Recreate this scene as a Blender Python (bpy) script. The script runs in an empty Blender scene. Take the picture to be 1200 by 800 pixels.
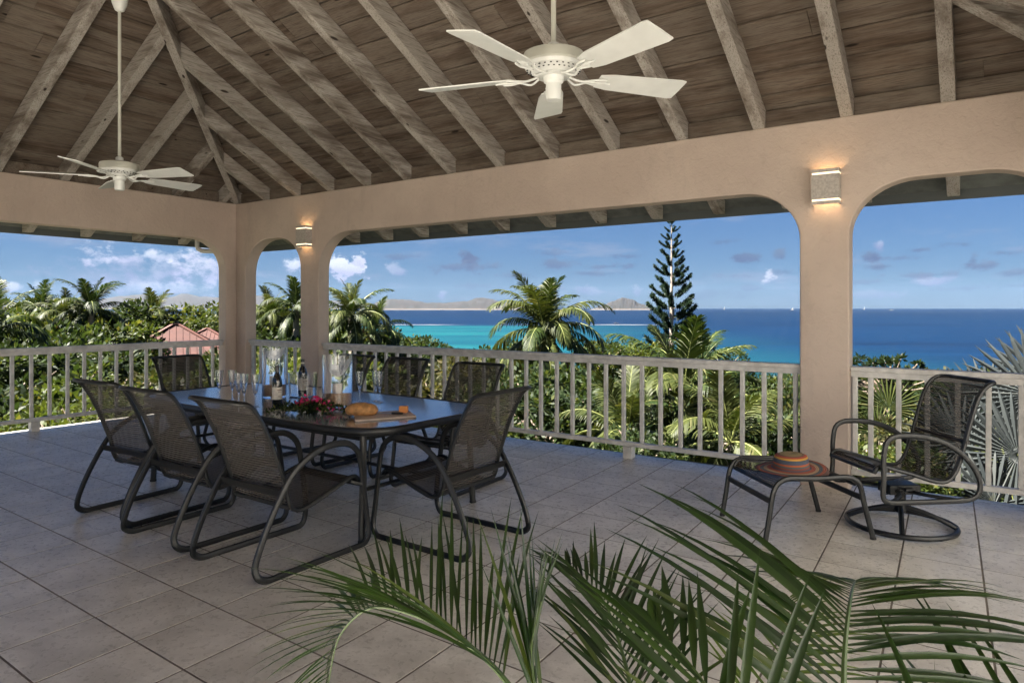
import bpy, bmesh, math, random
from mathutils import Vector, Matrix, Euler
random.seed(7)
R_ = math.radians
scene = bpy.context.scene
C = scene.collection
# ------------------------------------------------------------------ camera
TH = R_(90) - math.atan(1157/800)          # yaw of the view to the left of the +Y axis
FW = Vector((-math.sin(TH), math.cos(TH), 0)); RT = Vector((math.cos(TH), math.sin(TH), 0))
EYE = 1.5
cam_d = bpy.data.cameras.new('camera'); cam = bpy.data.objects.new('camera', cam_d); C.objects.link(cam)
cam.location = (0, 0, EYE); cam.rotation_euler = (R_(90), 0, TH)
cam_d.sensor_width = 36; cam_d.lens = 24; cam_d.shift_y = -40/1200
cam_d.clip_start = .05; cam_d.clip_end = 60000
scene.camera = cam
def ray(u, v): return FW + RT*((u-600)/800) + Vector((0, 0, (360-v)/800))
def at_depth(u, v, d): return Vector((0, 0, EYE)) + ray(u, v)*d
def at_z(u, v, z):
    r = ray(u, v); return Vector((0, 0, EYE)) + r*((z-EYE)/r.z)
def proj(p):
    f = p.x*FW.x + p.y*FW.y
    if f <= .05: return None
    return 600 + 800*(p.x*RT.x + p.y*RT.y)/f, 360 - 800*(p.z-EYE)/f
# ------------------------------------------------------------------ exposure, sun, sky
scene.view_settings.view_transform = 'Standard'; scene.view_settings.look = 'None'
scene.view_settings.gamma = 1; scene.view_settings.use_curve_mapping = False
scene.view_settings.exposure = 2.9
scene.cycles.max_bounces = 10; scene.cycles.transparent_max_bounces = 24
scene.cycles.diffuse_bounces = 6; scene.cycles.transmission_bounces = 10; scene.cycles.volume_bounces = 0
scene.cycles.sample_clamp_indirect = 6
SUN_EL, SUN_AZ = R_(56), R_(222)            # azimuth clockwise from +Y
SKY = .05
sun_d = bpy.data.lights.new('sun', 'SUN'); sun = bpy.data.objects.new('sun', sun_d); C.objects.link(sun)
sun_d.energy = 5.0; sun_d.angle = R_(.5); sun_d.color = (1, .94, .84)
sdir = Vector((math.sin(SUN_AZ)*math.cos(SUN_EL), math.cos(SUN_AZ)*math.cos(SUN_EL), math.sin(SUN_EL)))
sun.rotation_euler = sdir.to_track_quat('Z', 'Y').to_euler()
sun.location = (0, -20, 30)

class G:
    """small node-graph helper"""
    def __init__(s, tree): s.t = tree; s.n = tree.nodes; s.l = tree.links
    def node(s, kind, **kw):
        n = s.n.new(kind)
        for k, v in kw.items(): setattr(n, k, v)
        return n
    def put(s, sock, v):
        if isinstance(v, bpy.types.NodeSocket): s.l.new(v, sock)
        elif v is not None: sock.default_value = v
    def m(s, op, a, b=None, c=None, clamp=False):
        n = s.node('ShaderNodeMath', operation=op, use_clamp=clamp)
        s.put(n.inputs[0], a); s.put(n.inputs[1], b) if b is not None else None
        if c is not None: s.put(n.inputs[2], c)
        return n.outputs[0]
    def vm(s, op, a, b=None):
        n = s.node('ShaderNodeVectorMath', operation=op); s.put(n.inputs[0], a)
        if b is not None: s.put(n.inputs[1], b)
        return n.outputs['Value'] if op in ('DOT_PRODUCT', 'LENGTH', 'DISTANCE') else n.outputs[0]
    def mix(s, f, a, b, blend='MIX'):
        n = s.node('ShaderNodeMix', data_type='RGBA', blend_type=blend)
        s.put(n.inputs[0], f); s.put(n.inputs[6], a); s.put(n.inputs[7], b); return n.outputs[2]
    def noise(s, vec, scale, detail=4, rough=.55, dist=0):
        n = s.node('ShaderNodeTexNoise'); s.put(n.inputs['Vector'], vec)
        n.inputs['Scale'].default_value = scale; n.inputs['Detail'].default_value = detail
        n.inputs['Roughness'].default_value = rough; n.inputs['Distortion'].default_value = dist
        return n.outputs[0]
    def ss(s, v, lo, hi, a=0, b=1):
        n = s.node('ShaderNodeMapRange', interpolation_type='SMOOTHSTEP', clamp=True); s.put(n.inputs[0], v)
        n.inputs[1].default_value = lo; n.inputs[2].default_value = hi
        n.inputs[3].default_value = a; n.inputs[4].default_value = b; return n.outputs[0]
    def ramp(s, f, stops, mode='LINEAR'):
        n = s.node('ShaderNodeValToRGB'); n.color_ramp.interpolation = mode; s.put(n.inputs[0], f)
        e = n.color_ramp.elements
        while len(e) < len(stops): e.new(.5)
        for i, (p, c) in enumerate(stops): e[i].position = p; e[i].color = (*c, 1)
        return n.outputs[0]
    def xyz(s, a, b, c=0):
        n = s.node('ShaderNodeCombineXYZ'); s.put(n.inputs[0], a); s.put(n.inputs[1], b); s.put(n.inputs[2], c); return n.outputs[0]
    def sep(s, v):
        n = s.node('ShaderNodeSeparateXYZ'); s.put(n.inputs[0], v); return n.outputs
    def scale(s, v, k):
        n = s.node('ShaderNodeMapping'); s.put(n.inputs[0], v); n.inputs['Scale'].default_value = k; return n.outputs[0]

world = bpy.data.worlds.new('World'); scene.world = world; world.use_nodes = True
def build_world():
    g = G(world.node_tree); g.n.clear()
    sky = g.node('ShaderNodeTexSky', sky_type='NISHITA', sun_disc=False)
    sky.sun_elevation = SUN_EL; sky.sun_rotation = SUN_AZ; sky.altitude = 200
    sky.air_density = 1.0; sky.dust_density = .15; sky.ozone_density = 3.0
    base = g.mix(1, sky.outputs[0], (.112, .170, .258, 1), 'MULTIPLY')
    d = g.node('ShaderNodeTexCoord').outputs['Generated']
    x, y, z = g.sep(d)
    az = g.m('ARCTAN2', x, y); el = g.m('ARCSINE', z)
    hz = g.ss(el, .0, .30)
    base = g.mix(g.m('MULTIPLY', g.m('SUBTRACT', 1, hz), .45), base, (.31, .54, 1.06, 1))
    # thin, broken cloud everywhere, sparse
    p = g.xyz(g.m('MULTIPLY', az, 9), g.m('MULTIPLY', el, 42))
    n1 = g.noise(p, 1.0, 6, .6)
    n2 = g.noise(p, .45, 2, .5)
    streak = g.ss(g.m('ADD', n1, g.m('MULTIPLY', n2, .6)), .83, 1.05)
    fade = g.m('MULTIPLY', g.ss(el, .0, .03), g.ss(el, .32, .15))
    col = g.mix(g.m('MULTIPLY', g.m('MULTIPLY', streak, fade), .55), base, (.92, 1.12, 1.6, 1))
    q = g.xyz(g.m('MULTIPLY', az, 38), g.m('MULTIPLY', el, 54))
    nb = g.noise(q, 1.0, 8, .62); nl = g.noise(q, .35, 4, .6)
    def blob(u, v, ru, rv, c, k=1.0, soft=.34, nn=1.7):
        nonlocal col
        r = ray(u, v); a0 = math.atan2(r.x, r.y); e0 = math.atan2(r.z, math.hypot(r.x, r.y))
        r2 = ray(u+ru, v); ra = abs(math.atan2(r2.x, r2.y)-a0); r3 = ray(u, v-rv); re = abs(math.atan2(r3.z, math.hypot(r3.x, r3.y))-e0)
        da = g.m('DIVIDE', g.m('SUBTRACT', az, a0), ra); de = g.m('DIVIDE', g.m('SUBTRACT', el, e0), re)
        dd = g.m('SQRT', g.m('ADD', g.m('MULTIPLY', da, da), g.m('MULTIPLY', de, de)))
        f = g.m('SUBTRACT', g.m('MULTIPLY', nb, nn), g.m('MULTIPLY', g.m('SUBTRACT', dd, 1), .42))
        f = g.ss(f, nn*.5+.02, nn*.5+.02+soft)
        f = g.m('MULTIPLY', f, g.ss(dd, 1.9, 1.2))
        shade = g.mix(g.ss(g.m('ADD', nl, g.m('MULTIPLY', de, .22)), .35, .75), tuple(q_*.62 for q_ in c[:2])+(c[2]*.78, 1), (*c, 1))
        col = g.mix(g.m('MULTIPLY', f, k), col, shade)
    W = (2.7, 2.85, 3.15); Pp = (.52, .68, 1.05); Gq = (1.4, 1.62, 2.15)
    blob(175, 318, 120, 30, Gq, .85, .5, 2.0); blob(190, 300, 90, 8, W, .5, .4, 2.0); blob(215, 338, 60, 10, W, .45, .4)
    blob(175, 340, 70, 12, Gq, .5, .4)
    blob(112, 302, 26, 16, W, .7)
    blob(235, 315, 36, 30, W, .7)
    blob(13, 337, 15, 8, W, .7); blob(45, 334, 8, 6, W, .4)
    blob(345, 312, 18, 14, W, .85)
    blob(408, 316, 30, 14, W, .95, .2); blob(420, 306, 12, 9, W, .95, .2)
    blob(465, 318, 16, 9, Gq, .7)
    blob(552, 305, 18, 12, Pp, .85); blob(545, 313, 48, 7, Pp, .7); blob(510, 318, 16, 6, Pp, .6)
    blob(518, 343, 8, 7, Gq, .7)
    blob(655, 309, 30, 8, Pp, .7); blob(712, 312, 30, 5, Pp, .6)
    blob(688, 340, 36, 7, Gq, .45)
    blob(745, 341, 12, 7, Gq, .7)
    blob(875, 301, 24, 7, Pp, .75); blob(910, 299, 11, 8, Pp, .75); blob(860, 323, 36, 5, Pp, .5)
    blob(899, 328, 10, 9, W, .75, .3); blob(901, 320, 6, 6, W, .8, .3)
    blob(1018, 300, 13, 8, Pp, .8); blob(1030, 288, 10, 7, Gq, .8); blob(1030, 313, 24, 5, Pp, .7)
    blob(1078, 293, 20, 4, Pp, .6); blob(1150, 311, 26, 9, Pp, .8); blob(1140, 305, 9, 10, Pp, .8)
    blob(1100, 328, 34, 9, Gq, .8); blob(1085, 322, 50, 5, Pp, .7); blob(1185, 320, 30, 7, Pp, .6)
    for u_, v_, ru_, rv_, k_ in ((470, 300, 30, 4, .5), (600, 322, 34, 4, .5), (640, 296, 26, 5, .45), (690, 320, 40, 4, .55), (735, 300, 22, 4, .5), (560, 335, 30, 4, .4), (850, 283, 22, 4, .45), (915, 318, 24, 4, .5), (880, 338, 40, 4, .5), (1060, 302, 30, 4, .5), (1120, 286, 26, 4, .5), (1175, 296, 22, 5, .6), (1120, 338, 50, 4, .5), (1020, 330, 26, 4, .5), (1190, 335, 26, 5, .5), (640, 338, 40, 4, .4)):
        blob(u_, v_, ru_, rv_, Pp, k_)
    blob(1000, 345, 90, 7, Gq, .35); blob(830, 345, 60, 8, Pp, .3)
    bg = g.node('ShaderNodeBackground'); g.l.new(col, bg.inputs[0]); bg.inputs[1].default_value = SKY
    out = g.node('ShaderNodeOutputWorld'); g.l.new(bg.outputs[0], out.inputs[0])
build_world()

# ------------------------------------------------------------------ mesh helpers
class MB:
    def __init__(s): s.v = []; s.f = []
    def add(s, vs, fs):
        o = len(s.v); s.v += [tuple(q) for q in vs]; s.f += [tuple(i+o for i in f) for f in fs]; return s
    def box(s, a, b, M=None):
        (x0, y0, z0), (x1, y1, z1) = a, b
        vs = [Vector(q) for q in [(x0,y0,z0),(x1,y0,z0),(x1,y1,z0),(x0,y1,z0),(x0,y0,z1),(x1,y0,z1),(x1,y1,z1),(x0,y1,z1)]]
        if M: vs = [M @ q for q in vs]
        return s.add(vs, [(0,3,2,1),(4,5,6,7),(0,1,5,4),(1,2,6,5),(2,3,7,6),(3,0,4,7)])
    def cbox(s, c, size, M=None):
        c = Vector(c); h = Vector(size)/2; return s.box(c-h, c+h, M)
    def bar(s, p, q, w, h, up=(0, 0, 1)):
        p, q = Vector(p), Vector(q); d = (q-p); L = d.length; d.normalize()
        side = d.cross(Vector(up)).normalized(); u2 = side.cross(d)
        M = Matrix((( d.x, side.x, u2.x, p.x), (d.y, side.y, u2.y, p.y), (d.z, side.z, u2.z, p.z), (0, 0, 0, 1)))
        return s.box((0, -w/2, -h/2), (L, w/2, h/2), M)
    def prism(s, poly, lo, hi, axis='z'):
        n = len(poly)
        def P(a, b, c): return (a, b, c) if axis == 'z' else ((a, c, b) if axis == 'y' else (c, a, b))
        vs = [P(a, b, lo) for a, b in poly] + [P(a, b, hi) for a, b in poly]
        fs = [tuple(range(n))[::-1], tuple(range(n, 2*n))] + [(i, (i+1) % n, n+(i+1) % n, n+i) for i in range(n)]
        return s.add(vs, fs)
    def lathe(s, prof, n=24, M=None, cap=True):
        vs = []; fs = []
        for r, z in prof:
            for k in range(n):
                a = 2*math.pi*k/n; p = Vector((r*math.cos(a), r*math.sin(a), z)); vs.append(M @ p if M else p)
        m = len(prof)
        for i in range(m-1):
            for k in range(n):
                k2 = (k+1) % n; fs.append((i*n+k, i*n+k2, (i+1)*n+k2, (i+1)*n+k))
        if cap:
            if prof[0][0] > 1e-4: fs.append(tuple(range(n))[::-1])
            if prof[-1][0] > 1e-4: fs.append(tuple((m-1)*n+k for k in range(n)))
        return s.add(vs, fs)
    def tube(s, pts, r, n=8, closed=False, flat=None, cap=True, nrm=None):
        """sweep; r number or list; flat = ratio of the second section axis"""
        pts = [Vector(p) for p in pts]; m = len(pts); rr = r if isinstance(r, (list, tuple)) else [r]*m
        vs = []; fs = []; N = Vector(nrm) if nrm is not None else None
        for i, p in enumerate(pts):
            a = pts[i-1] if (i > 0 or closed) else p; b = pts[(i+1) % m] if (i < m-1 or closed) else p
            t = (b-a).normalized()
            if N is None:
                N = t.orthogonal()
            N = (N - t*N.dot(t)).normalized(); B = t.cross(N)
            for k in range(n):
                an = 2*math.pi*k/n
                vs.append(p + N*(math.cos(an)*rr[i]) + B*(math.sin(an)*rr[i]*(flat or 1)))
        for i in range(m if closed else m-1):
            j = (i+1) % m
            for k in range(n):
                k2 = (k+1) % n; fs.append((i*n+k, i*n+k2, j*n+k2, j*n+k))
        if cap and not closed: fs += [tuple(range(n))[::-1], tuple((m-1)*n+k for k in range(n))]
        return s.add(vs, fs)
    def mesh(s, name, mat=None, smooth=True, ang=35):
        me = bpy.data.meshes.new(name); me.from_pydata(s.v, [], s.f); me.update()
        if mat: me.materials.append(mat)
        if smooth:
            me.polygons.foreach_set('use_smooth', [True]*len(me.polygons)); me.set_sharp_from_angle(angle=R_(ang))
        return me
def spline(P, k=6, closed=False):
    P = [Vector(p) for p in P]; n = len(P); out = []
    for i in range(n if closed else n-1):
        if closed: a, b, c, d = P[i-1], P[i], P[(i+1) % n], P[(i+2) % n]
        else: a, b, c, d = P[max(i-1, 0)], P[i], P[i+1], P[min(i+2, n-1)]
        for j in range(k):
            t = j/k; out.append(.5*((2*b)+(c-a)*t+(2*a-5*b+4*c-d)*t*t+(3*b-a-3*c+d)*t**3))
    if not closed: out.append(P[-1])
    return out
def link(name, me, parent=None, loc=(0, 0, 0), rot=(0, 0, 0)):
    o = bpy.data.objects.new(name, me); C.objects.link(o); o.location = loc; o.rotation_euler = rot
    if parent: o.parent = parent
    return o
def obj(name, mb, mat, parent=None, loc=(0, 0, 0), smooth=True, bevel=0, ang=35):
    o = link(name, mb.mesh(name, mat, smooth, ang), parent, loc)
    if bevel:
        b = o.modifiers.new('bevel', 'BEVEL'); b.width = bevel; b.segments = 2; b.limit_method = 'ANGLE'; b.angle_limit = R_(40)
    return o
def tag(o, label=None, cat=None, group=None, kind=None):
    if label: o['label'] = label
    if cat: o['category'] = cat
    if group: o['group'] = group
    if kind: o['kind'] = kind
    return o
def thing(name, label, cat, loc=(0, 0, 0), rz=0, group=None):
    o = link(name, None, None, loc, (0, 0, rz)); o.empty_display_size = .2; return tag(o, label, cat, group)
KIDS = {}
def kids(o): return [c for c in o.children]
def copy_tree(o, parent=None, label=None):
    c = o.copy(); C.objects.link(c); c.parent = parent
    if label: c['label'] = label
    for k in kids(o): copy_tree(k, c)
    return c

# ------------------------------------------------------------------ materials
def mat(name, fn):
    m = bpy.data.materials.new(name); m.use_nodes = True; g = G(m.node_tree); b = g.n['Principled BSDF']; fn(g, b); return m
def simple(name, col, rough=.5, metal=0, spec=.5, bump=0, bscale=200, coat=0, var=0, vscale=8):
    def fn(g, b):
        b.inputs['Roughness'].default_value = rough; b.inputs['Metallic'].default_value = metal
        b.inputs['Specular IOR Level'].default_value = spec; b.inputs['Coat Weight'].default_value = coat
        tc = g.node('ShaderNodeTexCoord').outputs['Object']
        if var:
            n = g.noise(tc, vscale, 5)
            c = g.mix(g.ss(n, .3, .7), tuple(x*(1-var) for x in col)+(1,), tuple(min(1, x*(1+var)) for x in col)+(1,))
            g.l.new(c, b.inputs['Base Color'])
        else: b.inputs['Base Color'].default_value = (*col, 1)
        if bump:
            bp = g.node('ShaderNodeBump'); bp.inputs['Strength'].default_value = bump; bp.inputs['Distance'].default_value = .002
            g.l.new(g.noise(tc, bscale, 3), bp.inputs['Height']); g.l.new(bp.outputs[0], b.inputs['Normal'])
    return mat(name, fn)
def m_stucco(g, b):
    tc = g.node('ShaderNodeTexCoord').outputs['Object']
    n = g.noise(tc, 1.3, 5, .6); n2 = g.noise(tc, 14, 6, .6, .6); z = g.sep(tc)[2]
    c = g.mix(g.ss(n, .3, .75), (.49, .400, .340, 1), (.575, .475, .405, 1))
    c = g.mix(g.m('MULTIPLY', g.ss(n2, .55, .75), .35), c, (.42, .345, .29, 1))
    c = g.mix(g.m('MULTIPLY', g.ss(g.noise(g.scale(tc, (1.2, 1.2, .35)), 2.5, 6, .7), .52, .72), .3), c, (.34, .29, .25, 1))
    g.l.new(c, b.inputs['Base Color']); b.inputs['Roughness'].default_value = .82; b.inputs['Specular IOR Level'].default_value = .25
    bp = g.node('ShaderNodeBump'); bp.inputs['Strength'].default_value = .8; bp.inputs['Distance'].default_value = .010
    g.l.new(g.m('ADD', g.noise(tc, 22, 6, .65, .8), g.m('MULTIPLY', g.noise(tc, 4, 3), 1.2)), bp.inputs['Height']); g.l.new(bp.outputs[0], b.inputs['Normal'])
STUCCO = mat('stucco', m_stucco)
def m_tile(g, b):
    rnd = g.node('ShaderNodeObjectInfo').outputs['Random']; isl = g.node('ShaderNodeNewGeometry').outputs['Random Per Island']
    pos = g.node('ShaderNodeNewGeometry').outputs['Position']
    off = g.xyz(g.m('MULTIPLY', g.m('ADD', rnd, isl), 37), g.m('MULTIPLY', g.m('ADD', rnd, isl), 91))
    p = g.vm('ADD', pos, off)
    n = g.noise(p, 3.2, 8, .62, .5); n2 = g.noise(p, 26, 6, .7, .3); n3 = g.noise(p, 9, 4, .6, 1.2); big = g.noise(pos, .5, 3)
    c = g.mix(g.ss(n, .28, .75), (.46, .435, .385, 1), (.78, .745, .675, 1))
    c = g.mix(g.m('MULTIPLY', g.ss(n2, .45, .85), .42), c, (.34, .30, .255, 1))
    c = g.mix(g.m('MULTIPLY', g.ss(n3, .5, .75), .18), c, (.6, .56, .51, 1))
    c = g.mix(g.ss(g.noise(pos, 34, 2), .80, .82), c, (.10, .085, .07, 1))
    c = g.mix(g.m('MULTIPLY', g.m('ADD', rnd, isl), .12), c, (.40, .34, .29, 1))
    c = g.mix(g.m('MULTIPLY', g.ss(big, .4, .65), .25), c, (.33, .30, .27, 1))
    g.l.new(c, b.inputs['Base Color'])
    g.l.new(g.ss(n2, .3, .75, .22, .46), b.inputs['Roughness']); b.inputs['Specular IOR Level'].default_value = .5
    bp = g.node('ShaderNodeBump'); bp.inputs['Strength'].default_value = .35; bp.inputs['Distance'].default_value = .003
    g.l.new(g.m('ADD', n, n2), bp.inputs['Height']); g.l.new(bp.outputs[0], b.inputs['Normal'])
TILE = mat('floor_tile', m_tile)
GROUT = simple('grout', (.12, .098, .08), .9, var=.3)
def wood(name, dark, mid, wash, washamt, rough=.75):
    def fn(g, b):
        tc = g.node('ShaderNodeTexCoord').outputs['Object']; rnd = g.node('ShaderNodeObjectInfo').outputs['Random']
        r1 = g.m('MULTIPLY', rnd, 57)
        p = g.vm('ADD', g.scale(tc, (.55, 13, 13)), g.xyz(r1, g.m('MULTIPLY', rnd, 23), r1))
        grain = g.noise(p, 2.2, 9, .62, .7); fine = g.noise(g.vm('ADD', g.scale(tc, (3, 60, 60)), g.xyz(r1, r1)), 2, 4, .6)
        pat = g.noise(g.vm('ADD', g.scale(tc, (.8, 4, 4)), g.xyz(r1, r1, r1)), 1.6, 5, .65)
        knot = g.node('ShaderNodeTexVoronoi'); g.put(knot.inputs['Vector'], g.vm('ADD', g.scale(tc, (1.3, 5, 5)), g.xyz(r1, r1))); knot.inputs['Scale'].default_value = 1.1
        c = g.mix(g.ss(grain, .32, .68), (*dark, 1), (*mid, 1))
        c = g.mix(g.m('MULTIPLY', g.m('MULTIPLY', g.ss(g.m('ADD', pat, g.m('MULTIPLY', g.m('SUBTRACT', rnd, .5), .18)), .28, .62), g.ss(fine, .25, .6)), washamt), c, (*wash, 1))
        c = g.mix(g.m('MULTIPLY', g.ss(rnd, 0, 1), .25), c, (*dark, 1))
        c = g.mix(g.ss(knot.outputs['Distance'], .10, .05), c, tuple(x*.35 for x in dark)+(1,))
        c = g.mix(g.m('MULTIPLY', g.ss(fine, .52, .75), .4), c, tuple(x*.6 for x in dark)+(1,))
        g.l.new(c, b.inputs['Base Color']); b.inputs['Roughness'].default_value = rough; b.inputs['Specular IOR Level'].default_value = .2
        bp = g.node('ShaderNodeBump'); bp.inputs['Strength'].default_value = .6; bp.inputs['Distance'].default_value = .004
        g.l.new(g.m('ADD', grain, fine), bp.inputs['Height']); g.l.new(bp.outputs[0], b.inputs['Normal'])
    return mat(name, fn)
PLANK = wood('ceiling_plank', (.052, .036, .026), (.130, .096, .072), (.225, .19, .157), .85)
RAFTER = wood('rafter_wood', (.105, .08, .063), (.23, .198, .168), (.46, .43, .39), 1.15)
EAVE = simple('eave_paint', (.13, .14, .13), .8, var=.2)
WHITE = simple('railing_paint', (.58, .565, .54), .5, var=.16, vscale=11, bump=.25, bscale=60)
FASCIA = simple('fascia_paint', (.08, .09, .088), .6)
FRAME = simple('black_metal', (.010, .011, .012), .40, spec=.40, coat=.05, bump=.1, bscale=300)
FANW = simple('fan_enamel', (.55, .56, .54), .35, var=.05)
FANB = simple('fan_band', (.42, .42, .37), .35)
DARK = simple('dark_slot', (.01, .01, .01), .8)
def m_sling(g, b):
    tc = g.node('ShaderNodeTexCoord').outputs['UV']
    b.inputs['Roughness'].default_value = .75; b.inputs['Specular IOR Level'].default_value = .3
    obj_ = g.node('ShaderNodeTexCoord').outputs['Object']
    u, v, _ = g.sep(tc)
    st = g.m('SINE', g.m('MULTIPLY', v, 6.283/.017)); fine = g.noise(g.scale(tc, (3, 160, 1)), 1, 2)
    c = g.mix(g.ss(st, -.6, .8), (.034, .030, .027, 1), (.060, .052, .046, 1))
    g.l.new(c, b.inputs['Base Color'])
    tr = g.node('ShaderNodeBsdfTransparent'); mx = g.node('ShaderNodeMixShader')
    g.l.new(g.ss(g.m('ADD', g.m('MULTIPLY', st, .3), fine), .1, .9, .22, .14), mx.inputs[0])
    g.l.new(b.outputs[0], mx.inputs[1]); g.l.new(tr.outputs[0], mx.inputs[2])
    g.l.new(mx.outputs[0], g.n['Material Output'].inputs[0])
SLING = mat('sling_mesh', m_sling)
def m_glasstop(g, b):
    tc = g.node('ShaderNodeTexCoord').outputs['Object']
    b.inputs['Base Color'].default_value = (.22, .25, .29, 1); b.inputs['Specular IOR Level'].default_value = .9
    b.inputs['Roughness'].default_value = .17; b.inputs['IOR'].default_value = 1.7; b.inputs['Coat Weight'].default_value = .5; b.inputs['Coat Roughness'].default_value = .12
    bp = g.node('ShaderNodeBump'); bp.inputs['Strength'].default_value = .25; bp.inputs['Distance'].default_value = .002
    g.l.new(g.noise(tc, 45, 2), bp.inputs['Height']); g.l.new(bp.outputs[0], b.inputs['Normal'])
GLASSTOP = mat('pebbled_glass_top', m_glasstop)
def m_glass(g, b):
    b.inputs['Base Color'].default_value = (.97, .985, 1, 1); b.inputs['Transmission Weight'].default_value = 1; b.inputs['Roughness'].default_value = .0; b.inputs['IOR'].default_value = 1.45
GLASS = mat('clear_glass', m_glass)
BOTTLE = simple('dark_bottle_glass', (.008, .010, .008), .06, spec=.7, coat=.6)
LABEL = simple('paper_label', (.62, .58, .50), .7, var=.12, vscale=60)
FOIL = simple('bottle_foil', (.02, .017, .02), .35, spec=.6)
SAND = simple('sand', (.40, .25, .14), .95, var=.25, vscale=90, bump=.6, bscale=250)
CANDLE = simple('candle_wax', (.74, .66, .58), .45)
BREAD = simple('bread_crust', (.40, .20, .07), .7, var=.35, vscale=25, bump=.4, bscale=90)
BOARD = simple('maple_board', (.50, .40, .32), .55, var=.1)
CHEESE = simple('orange_cheese', (.75, .30, .08), .5, var=.1)
STEEL = simple('brushed_steel', (.5, .5, .5), .3, metal=1)
def leaf_mat(name, c1, c2, c3=None, trans=.35, rough=.5, spec=.15):
    def fn(g, b):
        geo = g.node('ShaderNodeNewGeometry'); rnd = g.node('ShaderNodeObjectInfo').outputs['Random']
        isl = geo.outputs['Random Per Island']; n = g.noise(geo.outputs['Position'], 1.1, 3)
        f = g.m('ADD', g.m('MULTIPLY', isl, .6), g.m('MULTIPLY', n, .6)); f = g.m('ADD', f, g.m('MULTIPLY', g.m('SUBTRACT', rnd, .5), .35))
        c = g.mix(g.ss(f, .2, .95), (*c1, 1), (*c2, 1))
        if c3: c = g.mix(g.ss(isl, .86, .97), c, (*c3, 1))
        g.l.new(c, b.inputs['Base Color']); b.inputs['Roughness'].default_value = rough; b.inputs['Specular IOR Level'].default_value = spec
        tl = g.node('ShaderNodeBsdfTranslucent'); g.l.new(g.mix(1, c, (1.35, 1.3, .6, 1), 'MULTIPLY'), tl.inputs[0])
        mx = g.node('ShaderNodeMixShader'); mx.inputs[0].default_value = trans
        g.l.new(b.outputs[0], mx.inputs[1]); g.l.new(tl.outputs[0], mx.inputs[2]); g.l.new(mx.outputs[0], g.n['Material Output'].inputs[0])
    return mat(name, fn)
L_DARK = leaf_mat('leaf_dark', (0.0106, 0.0200, 0.0079), (0.0287, 0.0449, 0.0146), (0.0600, 0.0698, 0.0225))
L_MID = leaf_mat('leaf_mid', (0.0158, 0.0279, 0.0083), (0.0475, 0.0642, 0.0168), (0.0989, 0.0987, 0.0277))
L_LIME = leaf_mat('leaf_lime', (0.0260, 0.0401, 0.0091), (0.0670, 0.0864, 0.0174), (0.1116, 0.1051, 0.0348))
L_DRY = leaf_mat('leaf_dry_scrub', (0.0184, 0.0238, 0.0092), (0.0560, 0.0546, 0.0238), (0.0921, 0.0790, 0.0395))
F_GREEN = leaf_mat('frond_green', (0.0092, 0.0214, 0.0053), (0.0307, 0.0466, 0.0106), (0.0614, 0.0716, 0.0211), .3, .5, .2)
F_YELL = leaf_mat('frond_yellow_green', (0.0189, 0.0291, 0.0069), (0.0567, 0.0675, 0.0186), (0.0944, 0.0935, 0.0370), .3, .5, .2)
F_DARK = leaf_mat('frond_dark', (0.0063, 0.0140, 0.0050), (0.0190, 0.0304, 0.0089), (0.0444, 0.0475, 0.0190), .3, .5, .2)
F_SILVER = leaf_mat('frond_silver', (0.0224, 0.0277, 0.0290), (0.0448, 0.0513, 0.0513), (0.0685, 0.0738, 0.0711), .12, .55, .35)
F_BROWN = leaf_mat('frond_dead', (0.0650, 0.0325, 0.0175), (0.1300, 0.0700, 0.0350), None, .2)
F_POT = leaf_mat('potted_frond', (0.0083, 0.0244, 0.0067), (0.0263, 0.0562, 0.0131), (0.0525, 0.0788, 0.0188), .3, .32, .6)
F_POT2 = leaf_mat('potted_frond_young', (0.0450, 0.0810, 0.0135), (0.0900, 0.1350, 0.0270), None, .35, .4, .5)
PINE = leaf_mat('pine_needles', (0.0063, 0.0158, 0.0095), (0.0174, 0.0333, 0.0174), (0.0317, 0.0514, 0.0238), .12)
RACHIS = simple('frond_stalk', (.20, .22, .07), .5, var=.2)
BARK = simple('bark', (.17, .13, .10), .9, var=.35, vscale=6, bump=.8, bscale=20)
PBARK = simple('palm_bark', (.26, .22, .17), .9, var=.3, vscale=9, bump=.8, bscale=25)
COCO = simple('coconut_husk', (.42, .24, .06), .6, var=.3)
PINK = leaf_mat('bougainvillea', (.50, .015, .09), (.72, .05, .22), (.85, .2, .4), .3)
def m_ground(g, b):
    p = g.node('ShaderNodeNewGeometry').outputs['Position']
    c = g.mix(g.ss(g.noise(p, .15, 8, .65), .35, .65), (.022, .03, .012, 1), (.065, .058, .03, 1))
    g.l.new(c, b.inputs['Base Color']); b.inputs['Roughness'].default_value = .95
GROUND = mat('soil_and_grass', m_ground)
ZSEA = -23.5
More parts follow.
